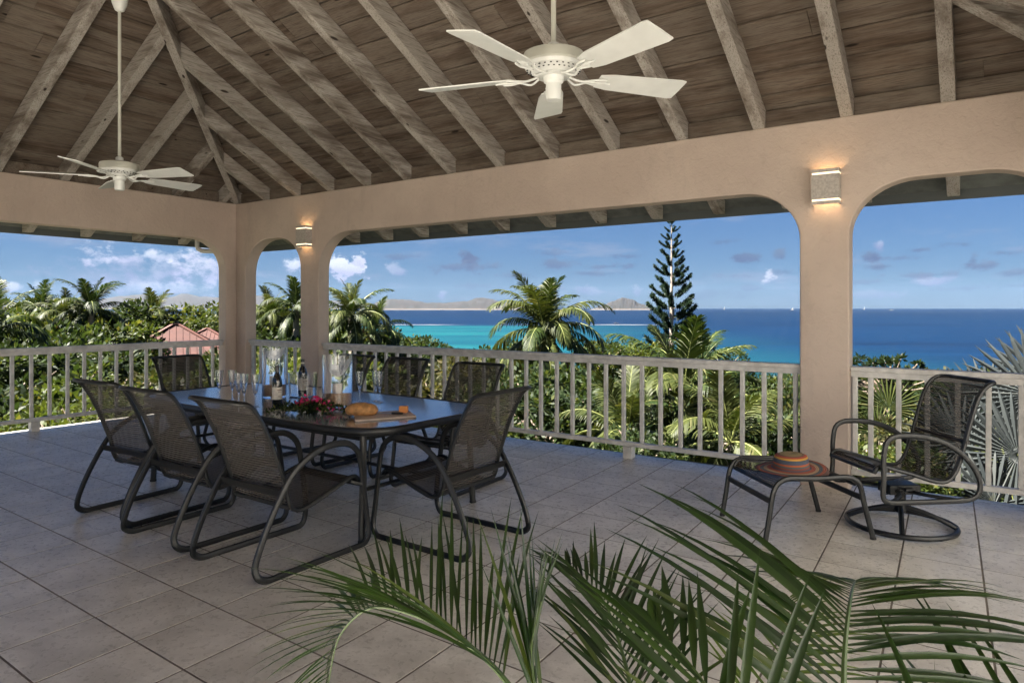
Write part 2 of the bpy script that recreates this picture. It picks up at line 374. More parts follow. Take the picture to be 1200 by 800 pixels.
def m_sea(g, b):
    p = g.node('ShaderNodeNewGeometry').outputs['Position']
    dep = g.vm('DOT_PRODUCT', p, tuple(FW)); lat = g.vm('DOT_PRODUCT', p, tuple(RT))
    q = g.xyz(g.m('MULTIPLY', lat, .0016), g.m('MULTIPLY', dep, .006)); n = g.noise(q, 1.0, 5, .6, .4)
    ang = g.m('DIVIDE', lat, dep)                       # how far round the bay
    edge = g.m('ADD', 960, g.m('MULTIPLY', g.m('SUBTRACT', n, .5), 130))
    sh = g.ss(g.m('SUBTRACT', edge, dep), -40, 60)
    sh = g.m('MULTIPLY', sh, g.ss(lat, 260, -60))
    c = g.mix(g.ss(n, .3, .7), (0.00022, 0.00337, 0.01200, 1), (0.00045, 0.00562, 0.01950, 1))
    c = g.mix(g.ss(dep, 3200, 400), c, (0.00072, 0.00864, 0.02880, 1))
    n5 = g.noise(g.xyz(g.m('MULTIPLY', lat, .0035), g.m('MULTIPLY', dep, .032)), 1.0, 5, .65)
    c = g.mix(g.m('MULTIPLY', g.ss(n5, .45, .68), .6), c, (.0012, .018, .055, 1))
    c = g.mix(g.m('MULTIPLY', g.ss(n, .46, .62), .75), c, (0.00035, 0.00420, 0.01680, 1))
    tq = g.mix(g.ss(g.noise(q, 2.2, 4, .6), .4, .62), (0.00450, 0.05850, 0.06750, 1), (0.00187, 0.03375, 0.05100, 1))
    c = g.mix(sh, c, tq)
    # surf breaking on the reef
    fl = g.m('ABSOLUTE', g.m('SUBTRACT', dep, g.m('ADD', 985, g.m('MULTIPLY', g.m('SUBTRACT', g.noise(g.xyz(g.m('MULTIPLY', lat, .004), 3), 1, 3), .5), 60))))
    fn = g.noise(g.xyz(g.m('MULTIPLY', lat, .012), g.m('MULTIPLY', dep, .02)), 1.0, 5, .6)
    foam = g.m('MULTIPLY', g.ss(g.m('ADD', fl, g.m('MULTIPLY', g.m('SUBTRACT', .55, fn), 60)), 16, 6), g.ss(lat, 240, 150))
    c = g.mix(foam, c, (0.16000, 0.16400, 0.16400, 1))
    g.l.new(c, b.inputs['Base Color']); b.inputs['IOR'].default_value = 1.33
    b.inputs['Specular IOR Level'].default_value = .04
    g.l.new(g.m('ADD', .28, g.m('MULTIPLY', foam, .6)), b.inputs['Roughness'])
    bp = g.node('ShaderNodeBump'); bp.inputs['Strength'].default_value = .6; bp.inputs['Distance'].default_value = 1.2
    w = g.noise(g.xyz(g.m('MULTIPLY', lat, .10), g.m('MULTIPLY', dep, .22)), 1.0, 5, .6)
    g.l.new(w, bp.inputs['Height']); g.l.new(bp.outputs[0], b.inputs['Normal'])
SEA = mat('sea_water', m_sea)
def m_isle(g, b):
    p = g.node('ShaderNodeNewGeometry').outputs['Position']; z = g.sep(p)[2]
    n = g.noise(p, .008, 8, .65)
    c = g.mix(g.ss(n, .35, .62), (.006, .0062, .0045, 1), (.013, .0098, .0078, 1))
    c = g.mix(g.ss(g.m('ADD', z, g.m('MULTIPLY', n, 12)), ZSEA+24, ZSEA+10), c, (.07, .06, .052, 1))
    g.l.new(c, b.inputs['Base Color']); b.inputs['Roughness'].default_value = .95
ISLE = mat('dry_hillside', m_isle)
def m_roof(g, b):
    tc = g.node('ShaderNodeTexCoord').outputs['Object']
    n = g.noise(tc, 1.5, 6); c = g.mix(g.ss(n, .3, .7), (.042, .010, .007, 1), (.062, .016, .011, 1))
    g.l.new(c, b.inputs['Base Color']); b.inputs['Roughness'].default_value = .75
REDROOF = mat('red_roof_sheet', m_roof)
HOUSEW = simple('house_plaster', (.15, .147, .14), .85, var=.1)
WINDOW = simple('dark_window', (.02, .025, .03), .15, spec=.8)

# ------------------------------------------------------------------ floor
X0, X1, Y1 = -9.37, .68, 6.17               # inner faces of the three arcaded walls
YB = -.67                                   # inner line of the fourth side, behind the camera
slab = MB(); slab.box((-9.68, -7.5, -.35), (7.0, 6.48, -.0016))
floor = tag(obj('floor', slab, GROUT, smooth=False, bevel=.006), kind='structure')
fnd = MB(); fnd.box((-9.5, -7.3, -7), (6.8, 6.3, -.36)); tag(obj('foundation', fnd, STUCCO, smooth=False), kind='structure')
def build_tiles():
    p0 = Vector((-2.731, 1.554, 0)); a = Vector((.406, -.009, 0)); b = Vector((-.015, .408, 0))
    gap = .0050; T = []
    for i in range(-22, 27):
        for j in range(-24, 14):
            q = p0 + a*i + b*j; c = q + a*.5 + b*.5
            if not (-9.9 < c.x < 7.15 and -7.6 < c.y < 6.6): continue
            u = a.normalized()*gap; v = b.normalized()*gap
            P = [q+u+v, q+a-u+v, q+a+b-u-v, q+b+u-v]
            P = [Vector((min(max(w.x, -9.665), 6.98), min(max(w.y, -7.48), 6.465), 0)) for w in P]
            if (P[1]-P[0]).length < .05 or (P[3]-P[0]).length < .05: continue
            s = [proj(w) for w in P]
            vis = all(s) and any(-20 < t[0] < 1220 and t[1] < 820 for t in s)
            A = 0
            if vis: A = abs(sum(s[k][0]*s[(k+1) % 4][1]-s[(k+1) % 4][0]*s[k][1] for k in range(4)))/2
            T.append((A, P))
    T.sort(key=lambda t: -t[0]); rest = MB(); e = .004
    def tile(mb, P, c):
        dz = random.uniform(-.0003, .0004); cc = sum(P, Vector())/4
        top = [w + (cc-w).normalized()*e*.35 + Vector((0, 0, dz)) for w in P]
        mid = [w + Vector((0, 0, dz-.0007)) for w in P]; low = [w + Vector((0, 0, -.0115)) for w in P]
        vs = [w-c for w in top+mid+low]
        fs = [(0,1,2,3)] + [(4+k, 4+(k+1)%4, (k+1)%4, k) for k in range(4)] + [(8+k, 8+(k+1)%4, 4+(k+1)%4, 4+k) for k in range(4)]
        mb.add(vs, fs)
    for k, (A, P) in enumerate(T):
        if k < 300 and A > 0:
            c = sum(P, Vector())/4; mb = MB(); tile(mb, P, c); obj('tile', mb, TILE, floor, c, smooth=False)
        else: tile(rest, P, Vector())
    tag(obj('tile_field', rest, TILE, floor, smooth=False), kind='stuff')
build_tiles()

# ------------------------------------------------------------------ arcaded walls
WT, ZT = .19, 3.07
hw = MB(); hw.box((3.6, -7.2, -.02), (6.4, 6.0, 4.2)); tag(obj('bounce_wing', hw, simple('white_render', (.80, .79, .76), .85, var=.04), smooth=False), 'unseen white block added right of the terrace to bounce daylight in', 'bounce block')  # white mass added out of view to bounce daylight into the room
def arcade(L0, L1, openings, zt=ZT):
    """outline in (s, z) of a wall with rounded-corner openings [(s0, s1, top, r_left, r_right)]"""
    P = [(L0, -.01)]
    for s0, s1, top, ra, rb in openings:
        P.append((s0, -.01)); P.append((s0, top-ra))
        for k in range(1, 13):
            t = math.pi/2*k/12; P.append((s0+ra*1.12*(1-math.cos(t)), top-ra+ra*math.sin(t)))
        for k in range(0, 12):
            t = math.pi/2*(1-k/12); P.append((s1-rb*1.12*(1-math.cos(t)), top-rb+rb*math.sin(t)))
        P.append((s1, top-rb)); P.append((s1, -.01))
    P += [(L1, -.01), (L1, zt), (L0, zt)]
    return P
w = MB(); w.prism(arcade(X0-WT, X1+WT, [(-9.147, -7.865, 2.50, .50, .46), (-7.486, -1.291, 2.505, .52, .43), (-.909, .50, 2.52, .43, .43)]), Y1, Y1+WT, 'y')
tag(obj('wall', w, STUCCO, smooth=True, bevel=.012, ang=30), 'peach stucco arcade wall facing the sea', kind='structure')
w = MB(); w.prism(arcade(YB-.2, Y1-.002, [(-.3, 5.99, 2.505, .45, .45)]), X0-WT, X0, 'x')
tag(obj('wall', w, STUCCO, smooth=True, bevel=.012, ang=30), 'peach stucco arcade wall on the left side', kind='structure')
w = MB(); w.prism(arcade(YB-.2, Y1-.002, [(-.2, 5.75, 2.505, .45, .45)]), X1, X1+WT, 'x')
tag(obj('wall', w, STUCCO, smooth=True, bevel=.012, ang=30), 'peach stucco arcade wall on the right side', kind='structure')
w = MB(); w.prism(arcade(X0+.01, X1-.01, [(-6.0, X1-.3, 2.86, .1, .1)]), YB-WT, YB, 'y')  # unseen side; the wide opening is added so bounced daylight gets in
tag(obj('wall', w, STUCCO, smooth=True, bevel=.012, ang=30), 'unseen peach stucco wall behind the camera, wide opening added to let daylight in', kind='structure')

# ------------------------------------------------------------------ roof: planks, rafters, hips
SL, HALF = .54, (Y1-YB)/2
OV = 1.30; RH = .20                         # overhang, rafter height
roof = link('roof', None); roof['kind'] = 'structure'
planes = [  # corner, along, inward, length
    (Vector((X0, Y1, 0)), Vector((1, 0, 0)), Vector((0, -1, 0)), X1-X0),
    (Vector((X0, YB, 0)), Vector((0, 1, 0)), Vector((1, 0, 0)), Y1-YB),
    (Vector((X1, Y1, 0)), Vector((0, -1, 0)), Vector((-1, 0, 0)), Y1-YB),
    (Vector((X1, YB, 0)), Vector((-1, 0, 0)), Vector((0, 1, 0)), X1-X0)]
cs = math.sqrt(1+SL*SL)
def build_roof():
    back = MB()
    for pi, (O, A, I, L) in enumerate(planes):
        OV = .22 if pi == 3 else 1.30
        n_up = (Vector((-I.x*SL, -I.y*SL, 1))).normalized(); up = (I+Vector((0, 0, SL))).normalized()
        Rm = Matrix(((-A.x, up.x, n_up.x), (-A.y, up.y, n_up.y), (-A.z, up.z, n_up.z)))
        d = -OV; step = .232
        while d < HALF-.01:
            d1 = min(d+step, HALF); a0, a1, b0, b1 = d, d1, L-d, L-d1
            eave = d1 <= .02
            if a1 >= b1: b1 = a1+.001
            # split the course into boards with butt joints
            cuts = [None]; xx = d + random.uniform(1.2, 3.4)
            while xx < L-d-.6 and not eave: cuts.append(xx); xx += random.uniform(2.2, 4.2)
            cuts.append(None)
            if pi == 3:
                cuts = [None, None]
            for k in range(len(cuts)-1):
                l0 = a0 if cuts[k] is None else cuts[k]; l1 = a1 if cuts[k] is None else cuts[k]
                r0 = b0 if cuts[k+1] is None else cuts[k+1]; r1 = b1 if cuts[k+1] is None else cuts[k+1]
                if r0 - l0 < .1: continue
                r1 = max(r1, l1+.001)
                g_ = .006; bev = .009
                z0 = ZT + RH + SL*d
                org = O + A*l0 + I*d + Vector((0, 0, z0))
                W = (d1-d)*cs
                def q(s, t, z): return Vector((l0-s, t, z))
                lo = [q(l0+g_*.3, g_+bev, 0), q(r0-g_*.3, g_+bev, 0), q(r1-g_*.3, W-g_-bev, 0), q(l1+g_*.3, W-g_-bev, 0)]
                mi = [q(l0, g_, bev), q(r0, g_, bev), q(r1, W-g_, bev), q(l1, W-g_, bev)]
                dz = random.uniform(-.002, .002)
                hi = [v+Vector((0, 0, .018)) for v in mi]
                vs = [Vector((v.x, v.y, v.z+dz)) for v in lo+mi+hi]
                fs = [(3,2,1,0)] + [(k2, (k2+1)%4, 4+(k2+1)%4, 4+k2) for k2 in range(4)] + [(4+k2, 4+(k2+1)%4, 8+(k2+1)%4, 8+k2) for k2 in range(4)]
                mb = MB(); mb.add(vs, fs)
                o = obj('plank', mb, EAVE if eave else PLANK, roof, org, smooth=False); o.rotation_euler = Rm.to_euler()
            d = d1
        # roof sheet above the planks
        z = lambda dd: ZT+RH+SL*dd+.04
        P = [O+A*(-OV)+I*(-OV)+Vector((0,0,z(-OV))), O+A*(L+OV)+I*(-OV)+Vector((0,0,z(-OV))), O+A*(L-HALF)+I*HALF+Vector((0,0,z(HALF))), O+A*HALF+I*HALF+Vector((0,0,z(HALF)))]
        P2 = [p+Vector((0,0,.06)) for p in P]
        back.add(P+P2, [(3,2,1,0),(4,5,6,7),(0,1,5,4),(1,2,6,5),(2,3,7,6),(3,0,4,7)])
        # fascia
        fb = MB(); e0 = O+A*(-OV)+I*(-OV); e1 = O+A*(L+OV)+I*(-OV); zf = ZT+RH-SL*OV
        fb.bar(e0-I*.012+Vector((0,0,zf-.01)), e1-I*.012+Vector((0,0,zf-.01)), .025, .14)
        obj('fascia', fb, FASCIA, roof, smooth=False)
    obj('roof_sheet', back, FASCIA, roof, smooth=False)
    def rafter(O, A, I, L, s, wd=.098, ov=1.30-.14):
        dm = min(HALF, s, L-s)
        if dm < .1: dm = .1
        mb = MB(); d0 = -ov
        if d0 >= dm: return
        zb = lambda dd: SL*(dd-d0)
        if s < 0 or s > L: return
        # side profile in (d, z): square tail, plumb head
        prof = [(0, 0), (dm-d0, zb(dm)), (dm-d0, zb(dm)+RH-.002), (0, RH-.002)]
        prof[0] = (0, .055); prof.insert(1, (.10, .054))
        h = wd/2
        vs = [(a, -h, b) for a, b in prof]+[(a, h, b) for a, b in prof]; n = len(prof)
        mb.add(vs, [tuple(range(n)), tuple(range(n, 2*n))[::-1]]+[(k, n+k, n+(k+1)%n, (k+1)%n) for k in range(n)])
        org = O+A*s+I*d0+Vector((0, 0, ZT+SL*d0))
        o = obj('rafter', mb, RAFTER, roof, org, smooth=False, bevel=.006)
        o.rotation_euler = (0, 0, math.atan2(I.y, I.x))
    O, A, I, L = planes[0]
    xs = [-.225-.703*k for k in range(-1, 14)]
    for x in xs: rafter(O, A, I, L, x-X0)
    for k in (1, 2):
        O, A, I, L = planes[k]
        for y in [5.95-.713*j for j in range(0, 10)]: rafter(O, A, I, L, (y-YB) if k == 1 else (Y1-y))
    O, A, I, L = planes[3]
    for x in xs: rafter(O, A, I, L, X1-x, ov=.2)
    # hips, ridge, blocking above the walls
    for cx, cy, dx, dy in ((X0, Y1, 1, -1), (X1, Y1, -1, -1), (X0, YB, 1, 1), (X1, YB, -1, 1)):
        mb = MB(); dv = Vector((dx, dy, 0)).normalized(); Lh = HALF*math.sqrt(2); sl = SL/math.sqrt(2); o0 = -OV*1.25 if cy > 0 else -.35
        drop = .05; h = .045
        prof = [(o0+.15, (o0+.15)*sl-drop+.06), (Lh+.05, (Lh+.05)*sl-drop), (Lh+.05, (Lh+.05)*sl+RH), (o0+.15, (o0+.15)*sl+RH-.01)]
        vs = [(a, -h, b) for a, b in prof]+[(a, h, b) for a, b in prof]
        mb.add(vs, [(0,1,2,3), (7,6,5,4)]+[(k, 4+k, 4+(k+1)%4, (k+1)%4) for k in range(4)])
        o = obj('hip_rafter', mb, RAFTER, roof, (cx, cy, ZT), smooth=False, bevel=.006); o.rotation_euler = (0, 0, math.atan2(dv.y, dv.x))
    mb = MB(); zr = ZT+SL*HALF; yc = (Y1+YB)/2
    mb.box((0, -.04, -.10), ((X1-X0)-2*HALF, .04, RH-.01)); obj('ridge_beam', mb, RAFTER, roof, (X0+HALF, yc, zr), smooth=False)
    for nm, a, b in (('blocking', (X0-.14, Y1+.04, ZT+.001), (X1+.14, Y1+.09, ZT+RH-.05)), ('blocking', (X0-.09, YB, ZT+.001), (X0-.04, Y1, ZT+RH-.05)), ('blocking', (X1+.04, YB, ZT+.001), (X1+.09, Y1, ZT+RH-.05)), ('blocking', (X0, YB-.09, ZT+.001), (X1, YB-.04, ZT+RH-.05))):
        mb = MB(); mb.box(a, b); obj(nm, mb, PLANK, roof, smooth=False)
    # hanging posts that carry the fans, just above the picture
    for fx, fy, z0 in ((-5.78, 2.75, 4.10), (-1.67, 2.76, 3.9)):
        mb = MB(); mb.box((-.07, -.07, 0), (.07, .07, zr-z0+.02)); obj('king_post', mb, RAFTER, roof, (fx, fy, z0), smooth=False)
build_roof()

# ------------------------------------------------------------------ railings
def railing(label, p, q, bal, feet):
    """p, q ends on the rail line; bal/feet = distances from p"""
    p, q = Vector(p), Vector(q); L = (q-p).length; rz = math.atan2(q.y-p.y, q.x-p.x)
    t = thing('railing', label, 'railing', p, rz, 'white painted railings between the pillars')
    b = MB(); b.box((.001, -.052, .972), (L-.001, .052, 1.012)); obj('handrail', b, WHITE, t, smooth=False, bevel=.008)
    b = MB(); b.box((.002, -.028, .925), (L-.002, .028, .9715)); obj('top_rail', b, WHITE, t, smooth=False, bevel=.004)
    b = MB(); b.box((.002, -.032, .118), (L-.002, .032, .160)); obj('bottom_rail', b, WHITE, t, smooth=False, bevel=.005)
    b = MB(); b.box((-.0185, -.0185, .1605), (.0185, .0185, .9245)); me = b.mesh('baluster', WHITE, False)
    for s in bal:
        o = link('baluster', me, t, (s+random.gauss(0, .002), random.gauss(0, .001), 0), (0, random.gauss(0, .0015), random.gauss(0, .02))); m = o.modifiers.new('bevel', 'BEVEL'); m.width = .004; m.segments = 1
    b = MB(); b.box((-.045, -.045, .0005), (.045, .045, .1175)); me = b.mesh('post_foot', WHITE, False)
    for s in feet: link('post_foot', me, t, (s, 0, 0))
    return t
YR = 6.27
def seq(lo, hi, st, anchor):
    k = math.ceil((lo-anchor)/st); out = []
    while anchor+k*st <= hi: out.append(anchor+k*st); k += 1
    return out
bal = [x+7.486 for x in seq(-7.44, -1.60, .1955, -1.605)] + [7.486-1.474, 7.486-1.345]
railing('long white railing with narrow balusters behind the dining table, facing the sea', (-7.486, YR, 0), (-1.291, YR, 0), bal, [7.486-5.2, 7.486-2.916])
railing('short white railing in the narrow arch between the corner pillar and the sconce pillar', (-9.147, YR, 0), (-7.865, YR, 0), [.035+.2*k for k in range(7)], [.6])
railing('white railing behind the swivel chair at the right edge', (-.909, YR, 0), (.50, YR, 0), [.03, .149]+[.346+.197*k for k in range(6)], [1.3])
railing('white railing of the left side above the garden', (-9.47, -.3, 0), (-9.47, 5.99, 0), [y+.3 for y in seq(-.25, 5.97, .1965, 3.287)], [3.812, 1.4, 6.0])

# ------------------------------------------------------------------ rain pipe at the left corner
mb = MB(); r_ = ray(231, 279); p0 = Vector((0, 0, EYE))+r_*(-10.2/r_.x); path = [p0, p0+Vector((0,0,-.12)), p0+Vector((.01,.01,-.17)), p0+Vector((.05,.05,-.20)), p0+Vector((.20,.25,-.203)), p0+Vector((.34,.42,-.207))]
mb.tube(path, .035, 10); o = obj('rain_pipe', mb, WHITE); tag(o, 'cream rain pipe with an elbow under the eave beside the corner pillar', 'pipe')

# ------------------------------------------------------------------ dining table
def build_table():
    cx, cy = -4.57, 3.62; a, b_ = 1.50, .69
    t = thing('dining_table', 'long dark metal patio table with a pebbled glass top set for drinks', 'table', (cx, cy, 0), -.02)
    def outline(k):
        P = []
        for i in range(72):
            an = 2*math.pi*i/72; c, s = math.cos(an), math.sin(an); e = 2/6
            P.append((math.copysign(abs(c)**e, c)*(a+k), math.copysign(abs(s)**e, s)*(b_+k)))
        return P
    mb = MB(); mb.prism(outline(-.022), .728, .738); obj('glass_top', mb, GLASSTOP, t, bevel=.002)
    mb = MB(); path = [Vector((x, y, .717)) for x, y in outline(0)]
    mb.tube(path, .026, 10, closed=True, flat=.85, nrm=(0, 0, 1)); obj('rim', mb, FRAME, t)
    mb = MB()
    for y in (-.52, .52): mb.bar((-1.3, y, .66), (1.3, y, .66), .025, .04)
    for x in (-1.28, -.43, .43, 1.28): mb.bar((x, -.52, .66), (x, .52, .66), .025, .04)
    obj('apron', mb, FRAME, t, smooth=False)
    for sx in (-1, 1):
        for sy in (-1, 1):
            mb = MB(); mb.tube(spline([(sx*1.30, sy*.53, .69), (sx*1.31, sy*.54, .4), (sx*1.315, sy*.555, .12), (sx*1.32, sy*.56, .012)], 3), .023, 10); 
            l = obj('leg', mb, FRAME, t); mb = MB(); mb.lathe([(.026, 0), (.026, .014), (.02, .02)], 12); obj('foot_cap', mb, DARK, l, (sx*1.32, sy*.56, 0))
    for sx in (-1, 1):
        mb = MB(); mb.tube([(sx*1.31, -.545, .33), (sx*1.31, .545, .33)], .014, 8); obj('stretcher', mb, FRAME, t)
    mb = MB(); mb.tube([(-1.31, 0, .33), (1.31, 0, .33)], .014, 8); obj('stretcher', mb, FRAME, t)
build_table()

# ------------------------------------------------------------------ sling chairs
def sling_mesh(path, half, inset=0, nY=5, sag=.012):
    """fabric between two side rails; path in (x, z)"""
    mb = MB(); L = 0; acc = [0]
    for i in range(1, len(path)): L += math.hypot(path[i][0]-path[i-1][0], path[i][1]-path[i-1][1]); acc.append(L)
    uv = []
    for i, (x, z) in enumerate(path):
        for k in range(nY+1):
            y = -half+2*half*k/nY; s = sag*(1-(y/half)**2); mb.v.append((x, y, z-s*.6)); uv.append((y, acc[i]))
    for i in range(len(path)-1):
        for k in range(nY):
            a = i*(nY+1)+k; mb.f.append((a, a+1, a+nY+2, a+nY+1))
    me = mb.mesh('sling', SLING); ul = me.uv_layers.new(name='UVMap')
    for lp in me.loops: ul.data[lp.index].uv = uv[lp.vertex_index]
    return me
def rail_loop(path, half, r=.10):
    """closed loop: left rail, rounded top corners, right rail, front bar"""
    P = [Vector((x, -half, z)) for x, z in path]
    Q = [Vector((x, half, z)) for x, z in path]
    def corner(a, b, c, n=4):   # rounded corner a-b-c
        u = (a-b); v = (c-b); ra = min(r, u.length*.9); u.normalize(); v.normalize(); out = []
        for k in range(n+1):
            t = k/n; out.append(b+u*ra*(1-t)**2+v*ra*t**2)
        return out
    return P, Q
def make_chair():
    t = thing('sling_chair', '', 'chair', (0, 0, 0), 0, 'black sling dining chairs around the table')
    fo = .40
    fr = [(.07,.017),(.015,.05),(.005,.10),(.03,.18),(.09,.31),(.18,.465),(.26,.567),(.36,.632),(.46,.668),(.56,.678),(.66,.662),(.735,.60),(.765,.50),(.785,.36),(.81,.19),(.815,.08),(.785,.025),(.72,.017),(.5,.016),(.3,.016),(.15,.016)]
    for s in (-1, 1):
        mb = MB(); mb.tube(spline([(x-fo, s*(.297+.012*(1 if z < .1 else 0)), z) for x, z in fr], 3, True), .0145, 8, closed=True, flat=1.4, nrm=(0, 1, 0))
        obj('side_frame', mb, FRAME, t)
    rl = [(-.055,.985),(-.02,.978),(.02,.950),(.06,.89),(.10,.815),(.14,.730),(.185,.61),(.225,.50),(.243,.41),(.275,.352),(.33,.332),(.40,.345),(.50,.375),(.62,.415),(.70,.440),(.745,.440),(.775,.415)]
    pth = [(v.x-fo, v.z) for v in spline([(x, 0, z) for x, z in rl], 2)]
    half = .262
    # sling frame: one bent tube round the whole sling
    m_ = len(pth); top = pth[0]
    L_ = [Vector((x, -half, z)) for x, z in pth[3:]]; R2 = [Vector((x, half, z)) for x, z in pth[3:]]
    corner = lambda sgn: [Vector((pth[2][0], sgn*(half-.002), pth[2][1])), Vector((pth[1][0], sgn*(half-.012), pth[1][1])), Vector((pth[0][0]+.004, sgn*(half-.035), pth[0][1])), Vector((pth[0][0], sgn*(half-.075), pth[0][1]+.001))]
    loop = L_[::-1] + corner(-1) + corner(1)[::-1] + R2
    fx, fz = pth[-1]; loop += [Vector((fx, half-.03, fz-.006)), Vector((fx, -half+.03, fz-.006))]
    mb = MB(); mb.tube(loop, .0155, 8, closed=True, flat=.75, nrm=(0, 0, 1)); obj('sling_frame', mb, FRAME, t)
    me = sling_mesh(pth, half-.004); link('sling', me, t)
    mb = MB(); mb.bar((.18-fo, -.30, .462), (.18-fo, .30, .462), .012, .042, (-.35, 0, 1)); obj('back_crossbar', mb, FRAME, t, smooth=False)
    mb = MB(); mb.bar((.777-fo, -.30, .385), (.777-fo, .30, .385), .03, .014); mb.bar((.70-fo, -.27, .42), (.777-fo, -.30, .39), .02, .014); mb.bar((.70-fo, .27, .42), (.777-fo, .30, .39), .02, .014)
    obj('front_crossbar', mb, FRAME, t, smooth=False)
    mb = MB(); mb.bar((.26-fo, -.26, .36), (.26-fo, .26, .36), .02, .02); obj('lower_crossbar', mb, FRAME, t, smooth=False)
    return t
ch = make_chair()
spots = [
    (-3.51, 2.62, 90, 'black sling chair on the near side of the table, closest to the camera'),
    (-4.34, 2.63, 90.5, 'middle black sling chair of the near row'),
    (-5.11, 2.68, 93, 'black sling chair at the far left of the near row'),
    (-2.86, 3.45, 178.5, 'black sling chair at the right end of the table in front of the bread board'),
    (-6.52, 3.90, 3, 'black sling chair at the far left end of the table, below the red roof'),
    (-5.50, 4.62, -90, 'black sling chair across the table behind the right glass hurricane vase'),
    (-4.72, 4.60, -89, 'middle black sling chair of the far row'),
    (-3.76, 4.52, -88, 'black sling chair across the table, rightmost of the far row')]
for i, (x, y, a, lb) in enumerate(spots):
    o = ch if i == 0 else copy_tree(ch)
    o.location = (x, y, 0); o.rotation_euler = (0, 0, R_(a)); o['label'] = lb

# ------------------------------------------------------------------ swivel chair and ottoman
def build_swivel():
    t = thing('swivel_chair', 'black mesh swivel rocker on a round ring base by the right railing', 'chair', (-.472, 5.361, 0), R_(220))
    fr = [(-.05,.30),(-.045,.40),(-.045,.53),(-.025,.635),(.03,.672),(.10,.678),(.2,.672),(.3,.652),(.40,.612),(.49,.552),(.57,.465),(.615,.365),(.605,.295),(.56,.262),(.48,.252),(.3,.250),(.12,.250),(.02,.250),(-.03,.262)]
    for s in (-1, 1):
        mb = MB(); mb.tube(spline([(.27-a, s*.29, z) for a, z in fr], 3, True), .0135, 8, closed=True, flat=1.35, nrm=(0, 1, 0)); obj('arm_frame', mb, FRAME, t)
    rl = [(.775,1.005),(.735,1.0),(.70,.985),(.655,.94),(.615,.86),(.575,.73),(.535,.59),(.50,.48),(.46,.405),(.41,.368),(.34,.368),(.25,.395),(.169,.422),(.05,.455),(-.02,.475),(-.065,.465),(-.08,.44)]
    pth = [(.27-v.x, v.z) for v in spline([(a, 0, z) for a, z in rl], 2)]
    half = .25
    L_ = [Vector((x, -half, z)) for x, z in pth[3:]]; R2 = [Vector((x, half, z)) for x, z in pth[3:]]
    cn = lambda s: [Vector((pth[2][0], s*(half-.002), pth[2][1])), Vector((pth[1][0], s*(half-.012), pth[1][1])), Vector((pth[0][0], s*(half-.035), pth[0][1])), Vector((pth[0][0], s*(half-.075), pth[0][1]+.001))]
    loop = L_[::-1]+cn(-1)+cn(1)[::-1]+R2; fx, fz = pth[-1]; loop += [Vector((fx, half-.03, fz)), Vector((fx, -half+.03, fz))]
    mb = MB(); mb.tube(loop, .016, 8, closed=True, flat=.8, nrm=(0, 0, 1)); obj('sling_frame', mb, FRAME, t)
    link('sling', sling_mesh(pth, half-.004), t)
    mb = MB(); mb.tube([(.27-.575, -.27, .62), (.27-.55, .27, .62)], .012, 8); obj('back_crossbar', mb, FRAME, t)
    mb = MB(); mb.bar((.27+.03, -.29, .46), (.27+.03, .29, .46), .03, .02); obj('front_crossbar', mb, FRAME, t, smooth=False)
    mb = MB(); mb.tube(spline([(.27-.50, -.29, .25), (.27-.3, -.12, .26), (.27-.3, .12, .26), (.27-.50, .29, .25)], 5), .012, 8)
    mb.tube(spline([(.27-.0, -.29, .25), (.27-.18, -.12, .26), (.27-.18, .12, .26), (.27-.0, .29, .25)], 5), .012, 8); obj('cradle', mb, FRAME, t)
    mb = MB(); mb.box((-.10, -.07, .235), (.12, .07, .30)); mb.lathe([(.035, .10), (.035, .235)], 14)
    mb.box((-.03, -.10, .26), (.03, .10, .285)); obj('rocker_plate', mb, FRAME, t, bevel=.006)
    for s in (-1, 1):
        mb = MB(); path = []
        for k in range(40):
            an = k*1.0; path.append((.05+.018*math.cos(an), s*.085+.018*math.sin(an), .20+k*.0024))
        mb.tube(path, .004, 5); obj('spring', mb, FRAME, t)
    mb = MB(); mb.tube([(.33*math.cos(2*math.pi*k/48), .33*math.sin(2*math.pi*k/48), .026) for k in range(48)], .018, 8, closed=True, flat=1.0, nrm=(0, 0, 1)); obj('ring_base', mb, FRAME, t)
    for k in range(4):
        an = R_(45+90*k+12); c, s = math.cos(an), math.sin(an)
        mb = MB(); mb.tube(spline([(.325*c, .325*s, .035), (.22*c, .22*s, .085), (.10*c, .10*s, .125), (.0, .0, .14)], 4), .014, 8, flat=1.3); obj('base_leg', mb, FRAME, t)
build_swivel()
